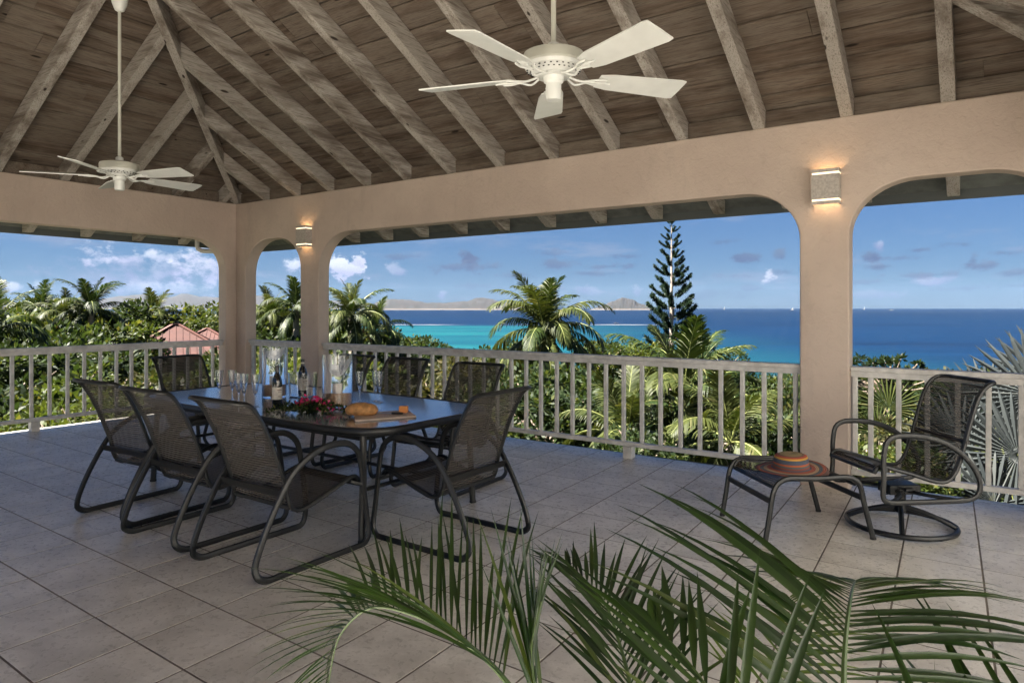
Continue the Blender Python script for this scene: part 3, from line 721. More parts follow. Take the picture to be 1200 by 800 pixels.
def build_ottoman():
    an = R_(42.5); d = Vector((math.cos(an), math.sin(an), 0)); n = Vector((-d.y, d.x, 0)); P = Vector((-1.136, 4.456, 0))
    c = P+d*.374+n*.31
    t = thing('ottoman', 'low black mesh footstool carrying the straw hat', 'footstool', c, an)
    pr = [(0,.008),(.03,.176),(.053,.314),(.085,.378),(.14,.408),(.21,.412),(.356,.405),(.54,.408),(.61,.392),(.655,.345),(.685,.22),(.745,.008)]
    for s in (-1, 1):
        mb = MB(); mb.tube(spline([(a-.374, s*.305, z) for a, z in pr], 4), .015, 8, flat=1.25, nrm=(0, 1, 0)); obj('leg_frame', mb, FRAME, t)
        for e in (0, 1):
            mb = MB(); mb.lathe([(.019, 0), (.019, .012), (.014, .02)], 10); obj('foot_cap', mb, DARK, t, ((-.374, .371)[e], s*.305, 0))
    sl = [(.085,.345),(.09,.375),(.12,.400),(.17,.408),(.25,.406),(.37,.398),(.5,.403),(.58,.402),(.62,.385),(.63,.355)]
    pth = [(v.x-.374, v.z) for v in spline([(a, 0, z) for a, z in sl], 2)]
    link('sling', sling_mesh(pth, .285), t)
    for s in (-1, 1):
        mb = MB(); mb.tube([(x, s*.287, z) for x, z in pth], .012, 8); obj('sling_rail', mb, FRAME, t)
    for a, z in ((.042, .27), (.672, .27)):
        mb = MB(); mb.bar((a-.374, -.30, z), (a-.374, .30, z), .012, .035); obj('stretcher', mb, FRAME, t, smooth=False)
    for a in (0, -1):
        x, z = pth[a]; mb = MB(); mb.tube([(x, -.285, z), (x, .285, z)], .012, 8); obj('sling_end_bar', mb, FRAME, t)
build_ottoman()
def build_hat():
    def fn(g, b):
        tc = g.node('ShaderNodeTexCoord').outputs['Object']; x, y, z = g.sep(tc)
        r = g.m('SQRT', g.m('ADD', g.m('MULTIPLY', x, x), g.m('MULTIPLY', y, y)))
        s = g.m('ADD', g.m('MULTIPLY', g.m('SUBTRACT', .24, r), .5), g.m('MULTIPLY', z, 1.0))
        st = [(.0, (.20,.12,.10)), (.10, (.42,.12,.07)), (.16, (.12,.13,.14)), (.22, (.45,.30,.18)), (.28, (.40,.10,.06)), (.36, (.14,.12,.15)), (.42, (.30,.09,.06)), (.48, (.12,.14,.14)), (.54, (.55,.14,.05)), (.60, (.10,.12,.17)), (.69, (.09,.11,.15)), (.75, (.70,.38,.07)), (.82, (.50,.09,.05)), (.89, (.22,.12,.08)), (.94, (.30,.22,.10))]
        c = g.ramp(g.m('DIVIDE', s, .205), st, 'CONSTANT')
        g.l.new(c, b.inputs['Base Color']); b.inputs['Roughness'].default_value = .8
        bp = g.node('ShaderNodeBump'); bp.inputs['Strength'].default_value = .8; bp.inputs['Distance'].default_value = .004
        g.l.new(g.m('SINE', g.m('MULTIPLY', s, 900)), bp.inputs['Height']); g.l.new(bp.outputs[0], b.inputs['Normal'])
    m = mat('woven_straw', fn)
    mb = MB(); n = 48; prof = [(.235, .010), (.20, .012), (.16, .014), (.125, .016), (.112, .022), (.108, .045), (.104, .08), (.096, .098), (.075, .108), (.04, .112), (.001, .113)]
    for i, (r, z) in enumerate(prof):
        for k in range(n):
            a = 2*math.pi*k/n; w_ = .012*math.sin(2*a+.5)*max(0, (r-.12)/.11); q = 1.06 if r < .13 else 1
            mb.v.append((r*math.cos(a)*q, r*math.sin(a), z+w_))
    for i in range(len(prof)-1):
        for k in range(n): mb.f.append((i*n+k, i*n+(k+1) % n, (i+1)*n+(k+1) % n, (i+1)*n+k))
    o = obj('straw_hat', mb, m, None, (-1.07, 4.86, .405)); o.rotation_euler = (R_(2), R_(-2), .6)
    so = o.modifiers.new('solid', 'SOLIDIFY'); so.thickness = .004
    tag(o, 'striped straw hat in red, yellow and navy lying on the footstool', 'hat')
build_hat()

# ------------------------------------------------------------------ things on the table
ZTAB = .7385
def flute(x, y, label, first=[None]):
    if first[0] is None:
        t = thing('champagne_flute', label, 'glass', (x, y, ZTAB), 0, 'empty champagne flutes on the table')
        mb = MB(); mb.lathe([(.001, .0), (.031, .0), (.033, .002), (.020, .005), (.005, .011), (.0035, .03), (.0035, .075), (.006, .085), (.001, .085)], 20); obj('stem', mb, GLASS, t)
        mb = MB(); mb.lathe([(.001, .0855), (.007, .088), (.013, .105), (.022, .15), (.030, .20), (.034, .245), (.0325, .2455), (.0285, .20), (.0205, .15), (.0115, .107), (.001, .094)], 20); obj('bowl', mb, GLASS, t); first[0] = t
    else: t = copy_tree(first[0], None, label); t.location = (x, y, ZTAB)
    t['label'] = label
flute(-5.16, 3.24, 'empty champagne flute, leftmost on the table')
flute(-5.07, 3.30, 'empty champagne flute touching the leftmost one')
flute(-4.80, 3.18, 'empty champagne flute in the second pair from the left, left glass')
flute(-4.715, 3.17, 'empty champagne flute in the second pair from the left, right glass')
flute(-4.60, 3.19, 'single empty champagne flute just left of the dark wine bottle')
flute(-4.12, 3.81, 'empty champagne flute right of the hurricane vase, alone')
flute(-4.06, 3.93, 'empty champagne flute in the right pair above the bread, left glass')
flute(-3.985, 3.90, 'empty champagne flute in the right pair above the bread, right glass')
def hurricane(x, y, label, r=.098, h=.42):
    t = thing('hurricane_vase', label, 'vase', (x, y, ZTAB), 0, 'glass hurricane vases with candles')
    mb = MB(); mb.lathe([(.001, 0), (r-.004, 0), (r, .006), (r, h), (r-.004, h), (r-.004, .022), (.001, .018)], 40); obj('glass_cylinder', mb, GLASS, t)
    mb = MB(); mb.lathe([(.001, .024), (r-.006, .024), (r-.006, .115), (.06, .119), (.001, .116)], 32); obj('sand_fill', mb, SAND, t)
    mb = MB(); mb.lathe([(.038, .112), (.038, .185), (.034, .190), (.010, .186), (.001, .186)], 24); c = obj('candle', mb, CANDLE, t)
    mb = MB(); mb.tube([(0, 0, .186), (.002, 0, .20)], .0015, 5); obj('wick', mb, DARK, c)
hurricane(-4.93, 3.60, 'tall clear hurricane vase with sand and candle behind the dark wine bottle')
hurricane(-4.05, 3.52, 'tall clear hurricane vase with sand and candle, right of the flowers', .112, .40)
def bottle(x, y, label, foil, z=0):
    t = thing('wine_bottle', label, 'bottle', (x, y, ZTAB+z), .6)
    mb = MB(); mb.lathe([(.001, .004), (.034, 0), (.038, .006), (.038, .175), (.036, .195), (.026, .225), (.017, .245), (.0145, .265), (.0142, .298), (.001, .298)], 32); obj('glass_body', mb, BOTTLE, t)
    mb = MB(); mb.lathe([(.0165, .240), (.0155, .262), (.0152, .302), (.0158, .306), (.001, .3065)], 24, cap=False); obj('foil_capsule', mb, FOIL, t)
    mb = MB(); mb.lathe([(.0384, .045), (.0384, .14)], 32, cap=False); lb = obj('label', mb, LABEL, t)
    mb = MB()
    for zz, a0, a1, hh in ((.118, .8, 1.9, .006), (.104, .95, 1.75, .003), (.074, .85, 1.85, .0025), (.066, 1.0, 1.7, .0025)):
        for off in (0, 2.6):
            vs = []; n = 8
            for k in range(n+1):
                a = off+a0+(a1-a0)*k/n-2.0
                for q in (zz-hh/2, zz+hh/2): vs.append((.0387*math.cos(a), .0387*math.sin(a), q))
            mb.add(vs, [(2*k, 2*k+2, 2*k+3, 2*k+1) for k in range(n)])
    obj('label_print', mb, simple('label_ink', (.16, .10, .07), .6), lb)
    if foil:
        mb = MB(); mb.lathe([(.0158, .268), (.0158, .280)], 24, cap=False); obj('foil_band', mb, LABEL, t)
    return t
bottle(-4.545, 3.345, 'dark red wine bottle with a cream label at the front left of the flowers', False)
bottle(-4.80, 3.79, 'wine bottle with a banded black neck standing in the glass cooler', True, .012)
mb = MB(); mb.lathe([(.001, 0), (.105, 0), (.112, .006), (.122, .20), (.117, .20), (.107, .012), (.001, .011)], 40)
o = obj('wine_cooler', mb, GLASS, None, (-4.80, 3.79, ZTAB)); tag(o, 'clear glass wine cooler around the second bottle', 'wine cooler')
def leafcard(mb, c, d, up, L, W, bend=.25):
    d = d.normalized(); s = d.cross(up)
    if s.length < 1e-4: s = d.orthogonal()
    s.normalize(); n = s.cross(d); p1 = c+d*L*.45+n*(-bend*.12*L); p2 = c+d*L-n*bend*L*.45
    o = len(mb.v); mb.v += [tuple(c), tuple(p1+s*W/2), tuple(p1-s*W/2), tuple(p2)]; mb.f += [(o, o+1, o+2), (o+2, o+1, o+3)]
def rv(): 
    while True:
        v = Vector((random.uniform(-1, 1), random.uniform(-1, 1), random.uniform(-1, 1)))
        if .05 < v.length < 1: return v.normalized()
def build_flowers():
    t = thing('flower_spray', 'spray of magenta bougainvillea with green leaves lying before the bottles', 'flowers', (-4.0, 3.24, ZTAB), .3)
    gl = MB(); pk = MB(); st = MB()
    stems = []
    for k in range(12):
        a = random.uniform(0, 6.28); L = random.uniform(.10, .30); dv = Vector((math.cos(a)*1.35, math.sin(a)*.6, 0))
        P = spline([(0, 0, .015), dv*L*.5+Vector((0, 0, .035+random.random()*.04)), dv*L+Vector((0, 0, .01+random.random()*.03))], 5); st.tube(P, .0018, 5); stems.append(P)
    P = spline([(0, 0, .012), (-.16, -.10, .03), (-.30, -.13, .012)], 5); st.tube(P, .002, 5); stems.append(P)
    for P in stems:
        for p in P:
            for _ in range(5): leafcard(gl, p+rv()*.012, (rv()+Vector((0, 0, .3))), rv(), random.uniform(.025, .045), .018)
    for _ in range(90):
        c = Vector((random.gauss(0, .09), random.gauss(0, .045), .03+abs(random.gauss(0, .025)))); leafcard(gl, c, rv()+Vector((0, 0, .4)), rv(), random.uniform(.025, .05), .02)
    for cx, cy, cz, n, sp in ((-.05, .03, .055, 26, .035), (.02, .01, .075, 22, .028), (.10, .02, .04, 16, .035), (.13, -.05, .025, 14, .03), (-.10, -.02, .05, 10, .02), (.20, .02, .02, 8, .025)):
        for _ in range(n):
            c = Vector((cx+random.gauss(0, sp), cy+random.gauss(0, sp*.7), cz+abs(random.gauss(0, sp*.6))))
            for k in range(3): leafcard(pk, c, rv()+Vector((0, 0, .5)), rv(), random.uniform(.016, .026), .018)
    obj('stems', st, RACHIS, t); tag(obj('leaves', gl, L_MID, t, smooth=False), kind='stuff'); tag(obj('blossoms', pk, PINK, t, smooth=False), kind='stuff')
build_flowers()
mb = MB(); bp_ = [(-3.667, 3.331), (-3.439, 3.139), (-3.223, 3.501), (-3.46, 3.67)]; bc = Vector((sum(p[0] for p in bp_)/4, sum(p[1] for p in bp_)/4))
mb.prism([(x-bc.x, y-bc.y) for x, y in bp_], 0, .014); o = obj('cutting_board', mb, BOARD, None, (bc.x, bc.y, ZTAB), smooth=False, bevel=.004); tag(o, 'pale wooden cutting board near the right end of the table', 'cutting board')
mb = MB(); n = 28
for i in range(15):
    t_ = i/14; x = -.115+.23*t_; r = .070*math.sqrt(max(.0005, 1-(2*t_-1)**2*.985))**.8
    for k in range(n):
        a = 2*math.pi*k/n; y = math.cos(a)*r*1.05; z = .034+math.sin(a)*r*.72*(1+.04*math.sin(x*90)*(math.sin(a) > 0))
        mb.v.append((x, y, max(z, .001)))
for i in range(14):
    for k in range(n): mb.f.append((i*n+k, i*n+(k+1) % n, (i+1)*n+(k+1) % n, (i+1)*n+k))
mb.f += [tuple(range(n))[::-1], tuple(14*n+k for k in range(n))]
o = obj('bread_loaf', mb, BREAD, None, (-3.565, 3.315, ZTAB+.014)); o.rotation_euler = (0, 0, R_(30)); tag(o, 'golden crusty bread loaf on the cutting board', 'bread')
mb = MB(); mb.prism([(-.03, -.022), (.03, -.022), (.03, .022), (-.03, .010)], 0, .045); o = obj('cheese_block', mb, CHEESE, None, (-3.405, 3.565, ZTAB+.014), smooth=False, bevel=.005); o.rotation_euler = (0, 0, .5); tag(o, 'orange cheese wedge at the back of the cutting board', 'cheese')
t = thing('knife', 'small knife with a black handle lying beside the bread', 'knife', (-3.41, 3.45, ZTAB+.015), R_(20))
mb = MB(); mb.prism([(-.13, -.002), (-.02, -.009), (0, -.009), (0, .008), (-.12, .006)], .004, .006); obj('blade', mb, STEEL, t, smooth=False)
mb = MB(); mb.bar((.0005, 0, .007), (.085, 0, .008), .018, .014); obj('handle', mb, DARK, t, smooth=False, bevel=.004)

# ------------------------------------------------------------------ sconces
MESHM = simple('sconce_ceramic', (.42, .38, .34), .6, var=.15, vscale=60, bump=.8, bscale=180)
def glow(name, col, s):
    m = bpy.data.materials.new(name); m.use_nodes = True; g = G(m.node_tree); b = g.n['Principled BSDF']
    b.inputs['Base Color'].default_value = (*col, 1); b.inputs['Emission Color'].default_value = (*col, 1); b.inputs['Emission Strength'].default_value = s; return m
SLIT = glow('sconce_slit', (1.0, .78, .52), .22)
BULB = glow('bulb', (1, .6, .25), 3)
def sconce(x, z, label):
    t = thing('wall_sconce', label, 'wall lamp', (x, Y1-.0005, z), 0, 'box wall sconces lit above the pillars')
    W2, H2, D = .105, .145, .11
    bands = [(-H2, -.118, MESHM, 0), (-.1175, -.1015, SLIT, .004), (-.101, .101, MESHM, 0), (.1015, .1175, SLIT, .004), (.118, H2, MESHM, 0)]
    for z0, z1, m_, ins in bands:
        mb = MB(); w_ = W2-ins; d_ = D-ins; th = .006
        mb.box((-w_, -d_, z0), (w_, -d_+th, z1)); mb.box((-w_, -d_+th+.0002, z0), (-w_+th, -.001, z1)); mb.box((w_-th, -d_+th+.0002, z0), (w_, -.001, z1))
        obj('light_slit' if m_ is SLIT else 'shade_panel', mb, m_, t, smooth=False)
    mb = MB(); mb.box((-.03, -.012, -.08), (.03, -.0005, .08)); obj('back_plate', mb, MESHM, t, smooth=False)
    mb = MB(); mb.lathe([(.001, -.03), (.02, -.02), (.024, 0), (.016, .025), (.001, .04)], 14); obj('bulb', mb, BULB, t, (0, -.05, 0))
    for s in (-1, 1):
        ld = bpy.data.lights.new('sconce_lamp', 'POINT'); ld.energy = .22 if s > 0 else .09; ld.color = (1, .66, .34); ld.shadow_soft_size = .02
        lo = bpy.data.objects.new('sconce_lamp', ld); C.objects.link(lo); lo.parent = t; lo.location = (0, -.05, s*.06)
sconce(-1.072, 2.49, 'lit box wall sconce on the thick pillar between the long railing and the swivel chair')
sconce(-7.72, 2.475, 'lit box wall sconce on the narrow pillar left of the long arch')

# ------------------------------------------------------------------ ceiling fans
def fan(x, y, z, a0, rod_top, label):
    t = thing('ceiling_fan', label, 'ceiling fan', (x, y, z), 0, 'white five bladed ceiling fans')
    mb = MB(); mb.tube([(0, 0, .10), (0, 0, rod_top-z-.06)], .0125, 12); obj('downrod', mb, FANB, t)
    mb = MB(); mb.lathe([(.02, .155), (.028, .15), (.03, .125), (.022, .118)], 20); obj('rod_coupling', mb, FANW, t)
    mb = MB(); h = rod_top-z; mb.lathe([(.018, h-.12), (.035, h-.11), (.055, h-.06), (.062, h-.02), (.062, h)], 24); obj('canopy', mb, FANW, t)
    mb = MB(); mb.lathe([(.02, .118), (.09, .112), (.142, .098), (.146, .085), (.146, .052), (.14, .045)], 40); obj('motor_housing', mb, FANB, t)
    mb = MB(); mb.lathe([(.139, .0448), (.132, .03), (.10, .012), (.085, .004), (.085, -.004), (.05, -.006)], 40); v_ = obj('vented_cover', mb, FANW, t)
    mb = MB()
    for k in range(28):
        for (r, zz, off) in ((.1235, .0235, 0), (.108, .0155, .5)):
            a = 2*math.pi*(k+off)/28; M = Matrix.Translation((r*math.cos(a), r*math.sin(a), zz)) @ Matrix.Rotation(a, 4, 'Z') @ Matrix.Rotation(R_(30), 4, 'Y')
            mb.cbox((0, 0, 0), (.010, .007, .004), M)
    obj('vent_slots', mb, DARK, v_, smooth=False)
    mb = MB(); mb.lathe([(.05, -.0062), (.046, -.03), (.040, -.034), (.036, -.04), (.038, -.10), (.034, -.115), (.001, -.118)], 28); obj('switch_housing', mb, FANW, t)
    # blade with its iron
    bl = MB(); tilt = R_(-13); Mt = Matrix.Rotation(tilt, 4, 'X')
    P = [(.225, -.050), (.29, -.064), (.64, -.082), (.668, -.076), (.67, 0), (.668, .076), (.64, .082), (.29, .064), (.225, .050)]
    n = len(P); vs = [Mt @ Vector((a, b, -.006)) for a, b in P]+[Mt @ Vector((a, b, .0)) for a, b in P]
    bl.add(vs, [tuple(range(n))[::-1], tuple(range(n, 2*n))]+[(i, (i+1) % n, n+(i+1) % n, n+i) for i in range(n)])
    me = bl.mesh('blade', FANW, False)
    ir = MB()
    for s in (-1, 1):
        ir.tube([Vector(p) for p in spline([(.075, s*.012, -.004), (.12, s*.030, -.022), (.17, s*.012, -.012), (.215, s*.034, -.010), (.26, s*.030, -.009)], 4)], .0055, 6)
        ir.tube([Vector(p) for p in spline([(.215, s*.002, -.012), (.24, s*.014, -.012), (.27, s*.002, -.011)], 4)], .0045, 6)
    ir.tube([(.17, 0, -.012), (.29, 0, -.012)], .005, 6); mi = ir.mesh('blade_iron', FANW)
    for k in range(5):
        a = R_(a0+72*k); b_ = link('blade', me, t, (0, 0, 0), (0, 0, a)); link('blade_iron', mi, t, (0, 0, 0), (0, 0, a))
fan(-1.67, 2.76, 2.59, 52, 3.9, 'large white ceiling fan in front of the rafters, the nearer one')
fan(-5.78, 2.75, 2.565, 18, 4.02, 'smaller looking white ceiling fan at the upper left, the farther one')

# ------------------------------------------------------------------ land
def T(x, y):
    d = x*FW.x+y*FW.y; l = x*RT.x+y*RT.y
    z = -2.3-.095*max(0, d-8)+.9*math.sin(l*.05+1)*math.cos(d*.04)*min(1, max(0, (d-10)/30))
    if l < -20: z += min(4.0, (-20-l)*.05)*max(0, 1-d/400)
    return max(z, -30)
def build_land():
    mb = MB(); ds = [-60, -20, 0, 5]+[8*1.12**k for k in range(32)]; ds = [d for d in ds if d < 300]+[300]; ls = list(range(-420, 421, 20))
    for d in ds:
        for l in ls:
            p = FW*d+RT*l; z = T(p.x, p.y)
            mb.v.append((p.x, p.y, z))
    n = len(ls)
    for i in range(len(ds)-1):
        for k in range(n-1): mb.f.append((i*n+k, i*n+k+1, (i+1)*n+k+1, (i+1)*n+k))
    tag(obj('ground', mb, GROUND), kind='structure')
    mb = MB(); a = 14400
    P = [FW*(-390)-RT*a, FW*(-390)+RT*a, FW*a+RT*a, FW*a-RT*a]; mb.add([(p.x, p.y, ZSEA) for p in P], [(0, 1, 2, 3)])
    tag(obj('sea', mb, SEA, smooth=False), kind='structure')
build_land()
def ridge(name, D, pts, depth, seed, label):
    """a range of hills seen at distance D; pts = (u, v) of the skyline"""
    rnd = random.Random(seed); mb = MB(); nr = 9; us = []; u0, u1 = pts[0][0], pts[-1][0]; n = 70
    for k in range(n+1):
        u = u0+(u1-u0)*k/n
        for j in range(len(pts)-1):
            if pts[j][0] <= u <= pts[j+1][0]: f = (u-pts[j][0])/(pts[j+1][0]-pts[j][0]); f = f*f*(3-2*f); v = pts[j][1]*(1-f)+pts[j+1][1]*f
        us.append((u, v+rnd.uniform(-.35, .35)))
    for j in range(nr):
        t_ = j/(nr-1); hh = math.sin(math.pi*t_)**.8 if t_ < .5 else math.cos(math.pi*(t_-.5))**.8
        d = D+depth*(t_-.5)
        for u, v in us:
            top = (at_depth(u, v, D)).z-ZSEA; q = at_depth(u, 360, d)
            bump = rnd.uniform(-.09, .09)*top*(0 if j in (0, nr-1) else 1)
            mb.v.append((q.x, q.y, ZSEA-2+max(0, top+2)*hh+(bump if j != nr//2 else 0)))
    m = len(us)
    for j in range(nr-1):
        for k in range(m-1): mb.f.append((j*m+k, j*m+k+1, (j+1)*m+k+1, (j+1)*m+k))
    o = tag(obj(name, mb, ISLE, ang=80), label, kind='structure'); return o
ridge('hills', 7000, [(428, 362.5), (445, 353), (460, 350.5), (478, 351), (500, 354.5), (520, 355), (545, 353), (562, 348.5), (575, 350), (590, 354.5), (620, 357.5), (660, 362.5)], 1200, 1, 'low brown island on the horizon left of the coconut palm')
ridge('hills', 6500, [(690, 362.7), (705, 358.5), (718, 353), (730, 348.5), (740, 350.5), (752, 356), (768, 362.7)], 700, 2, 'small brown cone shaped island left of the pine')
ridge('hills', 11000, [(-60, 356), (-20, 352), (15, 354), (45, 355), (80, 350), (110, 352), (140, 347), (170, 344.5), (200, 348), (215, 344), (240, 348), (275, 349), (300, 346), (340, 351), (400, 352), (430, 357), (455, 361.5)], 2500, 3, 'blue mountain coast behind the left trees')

# ------------------------------------------------------------------ foliage builders
def fr_mesh(name, L, el0, droop, leafL, n, mat_, seed, lw=.045, hang=.6, curl=0):
    """pinnate frond: rachis leaves the crown at elevation el0 along +X and droops"""
    rnd = random.Random(seed); pts = []; p = Vector((0, 0, 0)); m = 22; el = el0
    for i in range(m+1):
        pts.append(p.copy()); p = p+Vector((math.cos(el), 0, math.sin(el)))*(L/m); el -= droop/m*(.4+1.4*i/m)
    mb = MB(); mb.tube(pts, [.028*(1-.85*i/m)*L/2.8 for i in range(m+1)], 5)
    nr = len(mb.f)
    for k in range(n):
        t_ = .14+.86*k/n; i = min(int(t_*m), m-1); f = t_*m-i; c = pts[i].lerp(pts[i+1], f); tg = (pts[i+1]-pts[i]).normalized()
        up = Vector((-tg.z, 0, tg.x)); env = math.sin(math.pi*min(1, t_*.85+.12))**.6
        for s in (-1, 1):
            l_ = leafL*env*rnd.uniform(.85, 1.1); a = R_(58-28*t_+rnd.uniform(-6, 6)); side = Vector((0, s, 0))
            d = (tg*math.cos(a)+side*math.sin(a)+up*rnd.uniform(.0, .25)).normalized()
            w_ = lw*rnd.uniform(.8, 1.2); wv = d.cross(up).normalized()*w_
            if wv.length < 1e-5: continue
            g1 = d*l_*.45+Vector((0, 0, -hang*.16*l_)); d2 = (d+Vector((0, 0, -hang*1.3))).normalized(); g2 = g1+d2*l_*.35; g3 = g2+(d2+Vector((0, 0, -hang))).normalized()*l_*.25
            o = len(mb.v); wv2 = wv*.5
            mb.v += [tuple(c-wv2*.6), tuple(c+wv2*.6), tuple(c+g1-wv2), tuple(c+g1+wv2), tuple(c+g2-wv2*.7), tuple(c+g2+wv2*.7), tuple(c+g3)]
            mb.f += [(o, o+1, o+3, o+2), (o+2, o+3, o+5, o+4), (o+4, o+5, o+6)]
    me = mb.mesh(name, RACHIS, False); me.materials.append(mat_)
    for i, pl in enumerate(me.polygons): pl.material_index = 0 if i < nr else 1
    return me
FR = {}
for key, mt in (('g', F_GREEN), ('y', F_YELL), ('d', F_DARK)):
    FR[key] = [fr_mesh('frond', 2.8, R_(e), R_(dr), .75, 44, mt, 10+i, .06, hg) for i, (e, dr, hg) in enumerate([(82, 35, .25), (68, 75, .45), (50, 95, .6), (32, 105, .8), (12, 95, 1.0), (-12, 70, 1.2)])]
FR['b'] = [fr_mesh('frond', 2.4, R_(-35), R_(45), .6, 34, F_BROWN, 44, .05, 1.3)]
def trunk_mb(h, r0, r1, lean=(0, 0), ring=True):
    mb = MB(); n = 14; P = []; rr = []
    for i in range(n+1):
        t_ = i/n; P.append(Vector((-lean[0]*(1-t_)**1.6, -lean[1]*(1-t_)**1.6, -h*(1-t_)))); rr.append(r0*(1-t_)+r1*t_+(.15*r0 if i == 0 else 0))
    mb.tube(P, rr, 10); return mb
def palm(label, u, v, d, size, key='g', n=20, coco=False, brown=1, seed=0, group='coconut palms on the slope', bias=None):
    rnd = random.Random(seed+int(u)); c = at_depth(u, v, d); g0 = T(c.x, c.y); s = size/2.8
    t = thing('palm_tree', label, 'palm tree', c, rnd.uniform(0, 6.28), group)
    h = max(1.0, c.z-g0+.3)
    obj('trunk', trunk_mb(h, .20*s+.06, .12*s+.04, (rnd.uniform(-.8, .8), rnd.uniform(-.8, .8))), PBARK, t)
    for k in range(n):
        f = k/(n-1); i = min(5, int(f**.9*6)); kk = key[k % len(key)]
        me = FR[kk][i]; az = k*2.39996+rnd.uniform(-.2, .2)
        o = link('frond', me, t, (0, 0, .05*s), (rnd.uniform(-.12, .12), rnd.uniform(-.12, .12), az)); q = s*rnd.uniform(.88, 1.08)*(1 if i else .85); o.scale = (q, q, q)
    for k in range(brown):
        o = link('dead_frond', FR['b'][0], t, (0, 0, -.05), (0, 0, rnd.uniform(0, 6.28))); o.scale = (s*.8,)*3
    if coco:
        mb = MB()
        for k in range(16):
            a = rnd.uniform(0, 6.28); M = Matrix.Translation((math.cos(a)*.22*s*rnd.uniform(.4, 1), math.sin(a)*.22*s*rnd.uniform(.4, 1), -rnd.uniform(.05, .75)*s))
            mb.lathe([(.001, -.12), (.07, -.09), (.10, 0), (.07, .08), (.001, .12)], 8, M @ Matrix.Scale(s, 4))
        obj('coconuts', mb, COCO, t)
    return t
def crown_mb(rx, rz, nleaf, ls, seed, lumps=26, hollow=.55):
    rnd = random.Random(seed); mb = MB(); cl = []
    for _ in range(lumps):
        d = Vector((rnd.gauss(0, 1), rnd.gauss(0, 1), rnd.gauss(0, .8))).normalized(); rr = rnd.uniform(hollow, 1.0)
        cl.append((Vector((d.x*rx*rr, d.y*rx*rr, d.z*rz*rr)), rnd.uniform(.22, .40)*rx))
    per = nleaf//lumps
    for c, r in cl:
        for _ in range(per):
            d = Vector((rnd.gauss(0, 1), rnd.gauss(0, 1), rnd.gauss(0, 1))).normalized(); p = c+Vector((d.x, d.y, d.z*.75))*r*rnd.uniform(.6, 1.05)
            dd = (d+Vector((rnd.uniform(-.8, .8), rnd.uniform(-.8, .8), rnd.uniform(-.3, .6)))).normalized()
            s = dd.cross(Vector((rnd.uniform(-1, 1), rnd.uniform(-1, 1), 1))).normalized(); L = ls*rnd.uniform(.7, 1.3); W = L*.5
            o = len(mb.v); mb.v += [tuple(p), tuple(p+dd*L*.5+s*W*.5), tuple(p+dd*L), tuple(p+dd*L*.5-s*W*.5)]; mb.f.append((o, o+1, o+2, o+3))
    return mb
CR = {}
for key, mt in (('d', L_DARK), ('m', L_MID), ('l', L_LIME), ('y', L_DRY)):
    CR[key] = [crown_mb(1, .8, 3600, .13, 60+i, 30).mesh('crown', mt, False) for i in range(2)]
    CR[key].append(crown_mb(1, .7, 1700, .19, 70, 22).mesh('crown', mt, False))
def limbs_mb(h, r, seed, rad):
    rnd = random.Random(seed); mb = MB(); mb.tube([(0, 0, -h), (rnd.uniform(-.1, .1), 0, -h*.5), (0, 0, 0)], [r*1.2, r, r*.7], 8)
    for k in range(6):
        a = k*1.05+rnd.uniform(-.3, .3); e = Vector((math.cos(a)*rad*.75, math.sin(a)*rad*.75, rad*rnd.uniform(.2, .7)))
        mb.tube(spline([(0, 0, -rad*.35), e*.5+Vector((0, 0, -.1)), e], 3), [r*.5, r*.45, r*.4, r*.33, r*.26, r*.2, r*.12][:7], 6)
    return mb
LIMB = [limbs_mb(3.2, .09, 5+i, 1).mesh('trunk', BARK) for i in range(3)]
def tree(label, u, vtop, d, rad, key, seed=0, group='leafy trees on the slope', flat=.85, name='broadleaf_tree', cat='tree', variant=None):
    rnd = random.Random(seed*7+int(u*3)); top = at_depth(u, vtop, d); rz = rad*flat
    c = Vector((top.x, top.y, top.z-rz*.80)); g0 = T(c.x, c.y)
    t = thing(name, label, cat, c, rnd.uniform(0, 6.28), group)
    i = rnd.randrange(2) if variant is None else variant
    o = link('crown', CR[key][i], t); o.scale = (rad, rad*rnd.uniform(.85, 1.1), rz*1.05)
    h = max(.6, c.z-g0+.3); o = link('trunk', LIMB[rnd.randrange(3)], t); o.scale = (rad*.9, rad*.9, max(rad*.8, h/3.2))
    return t

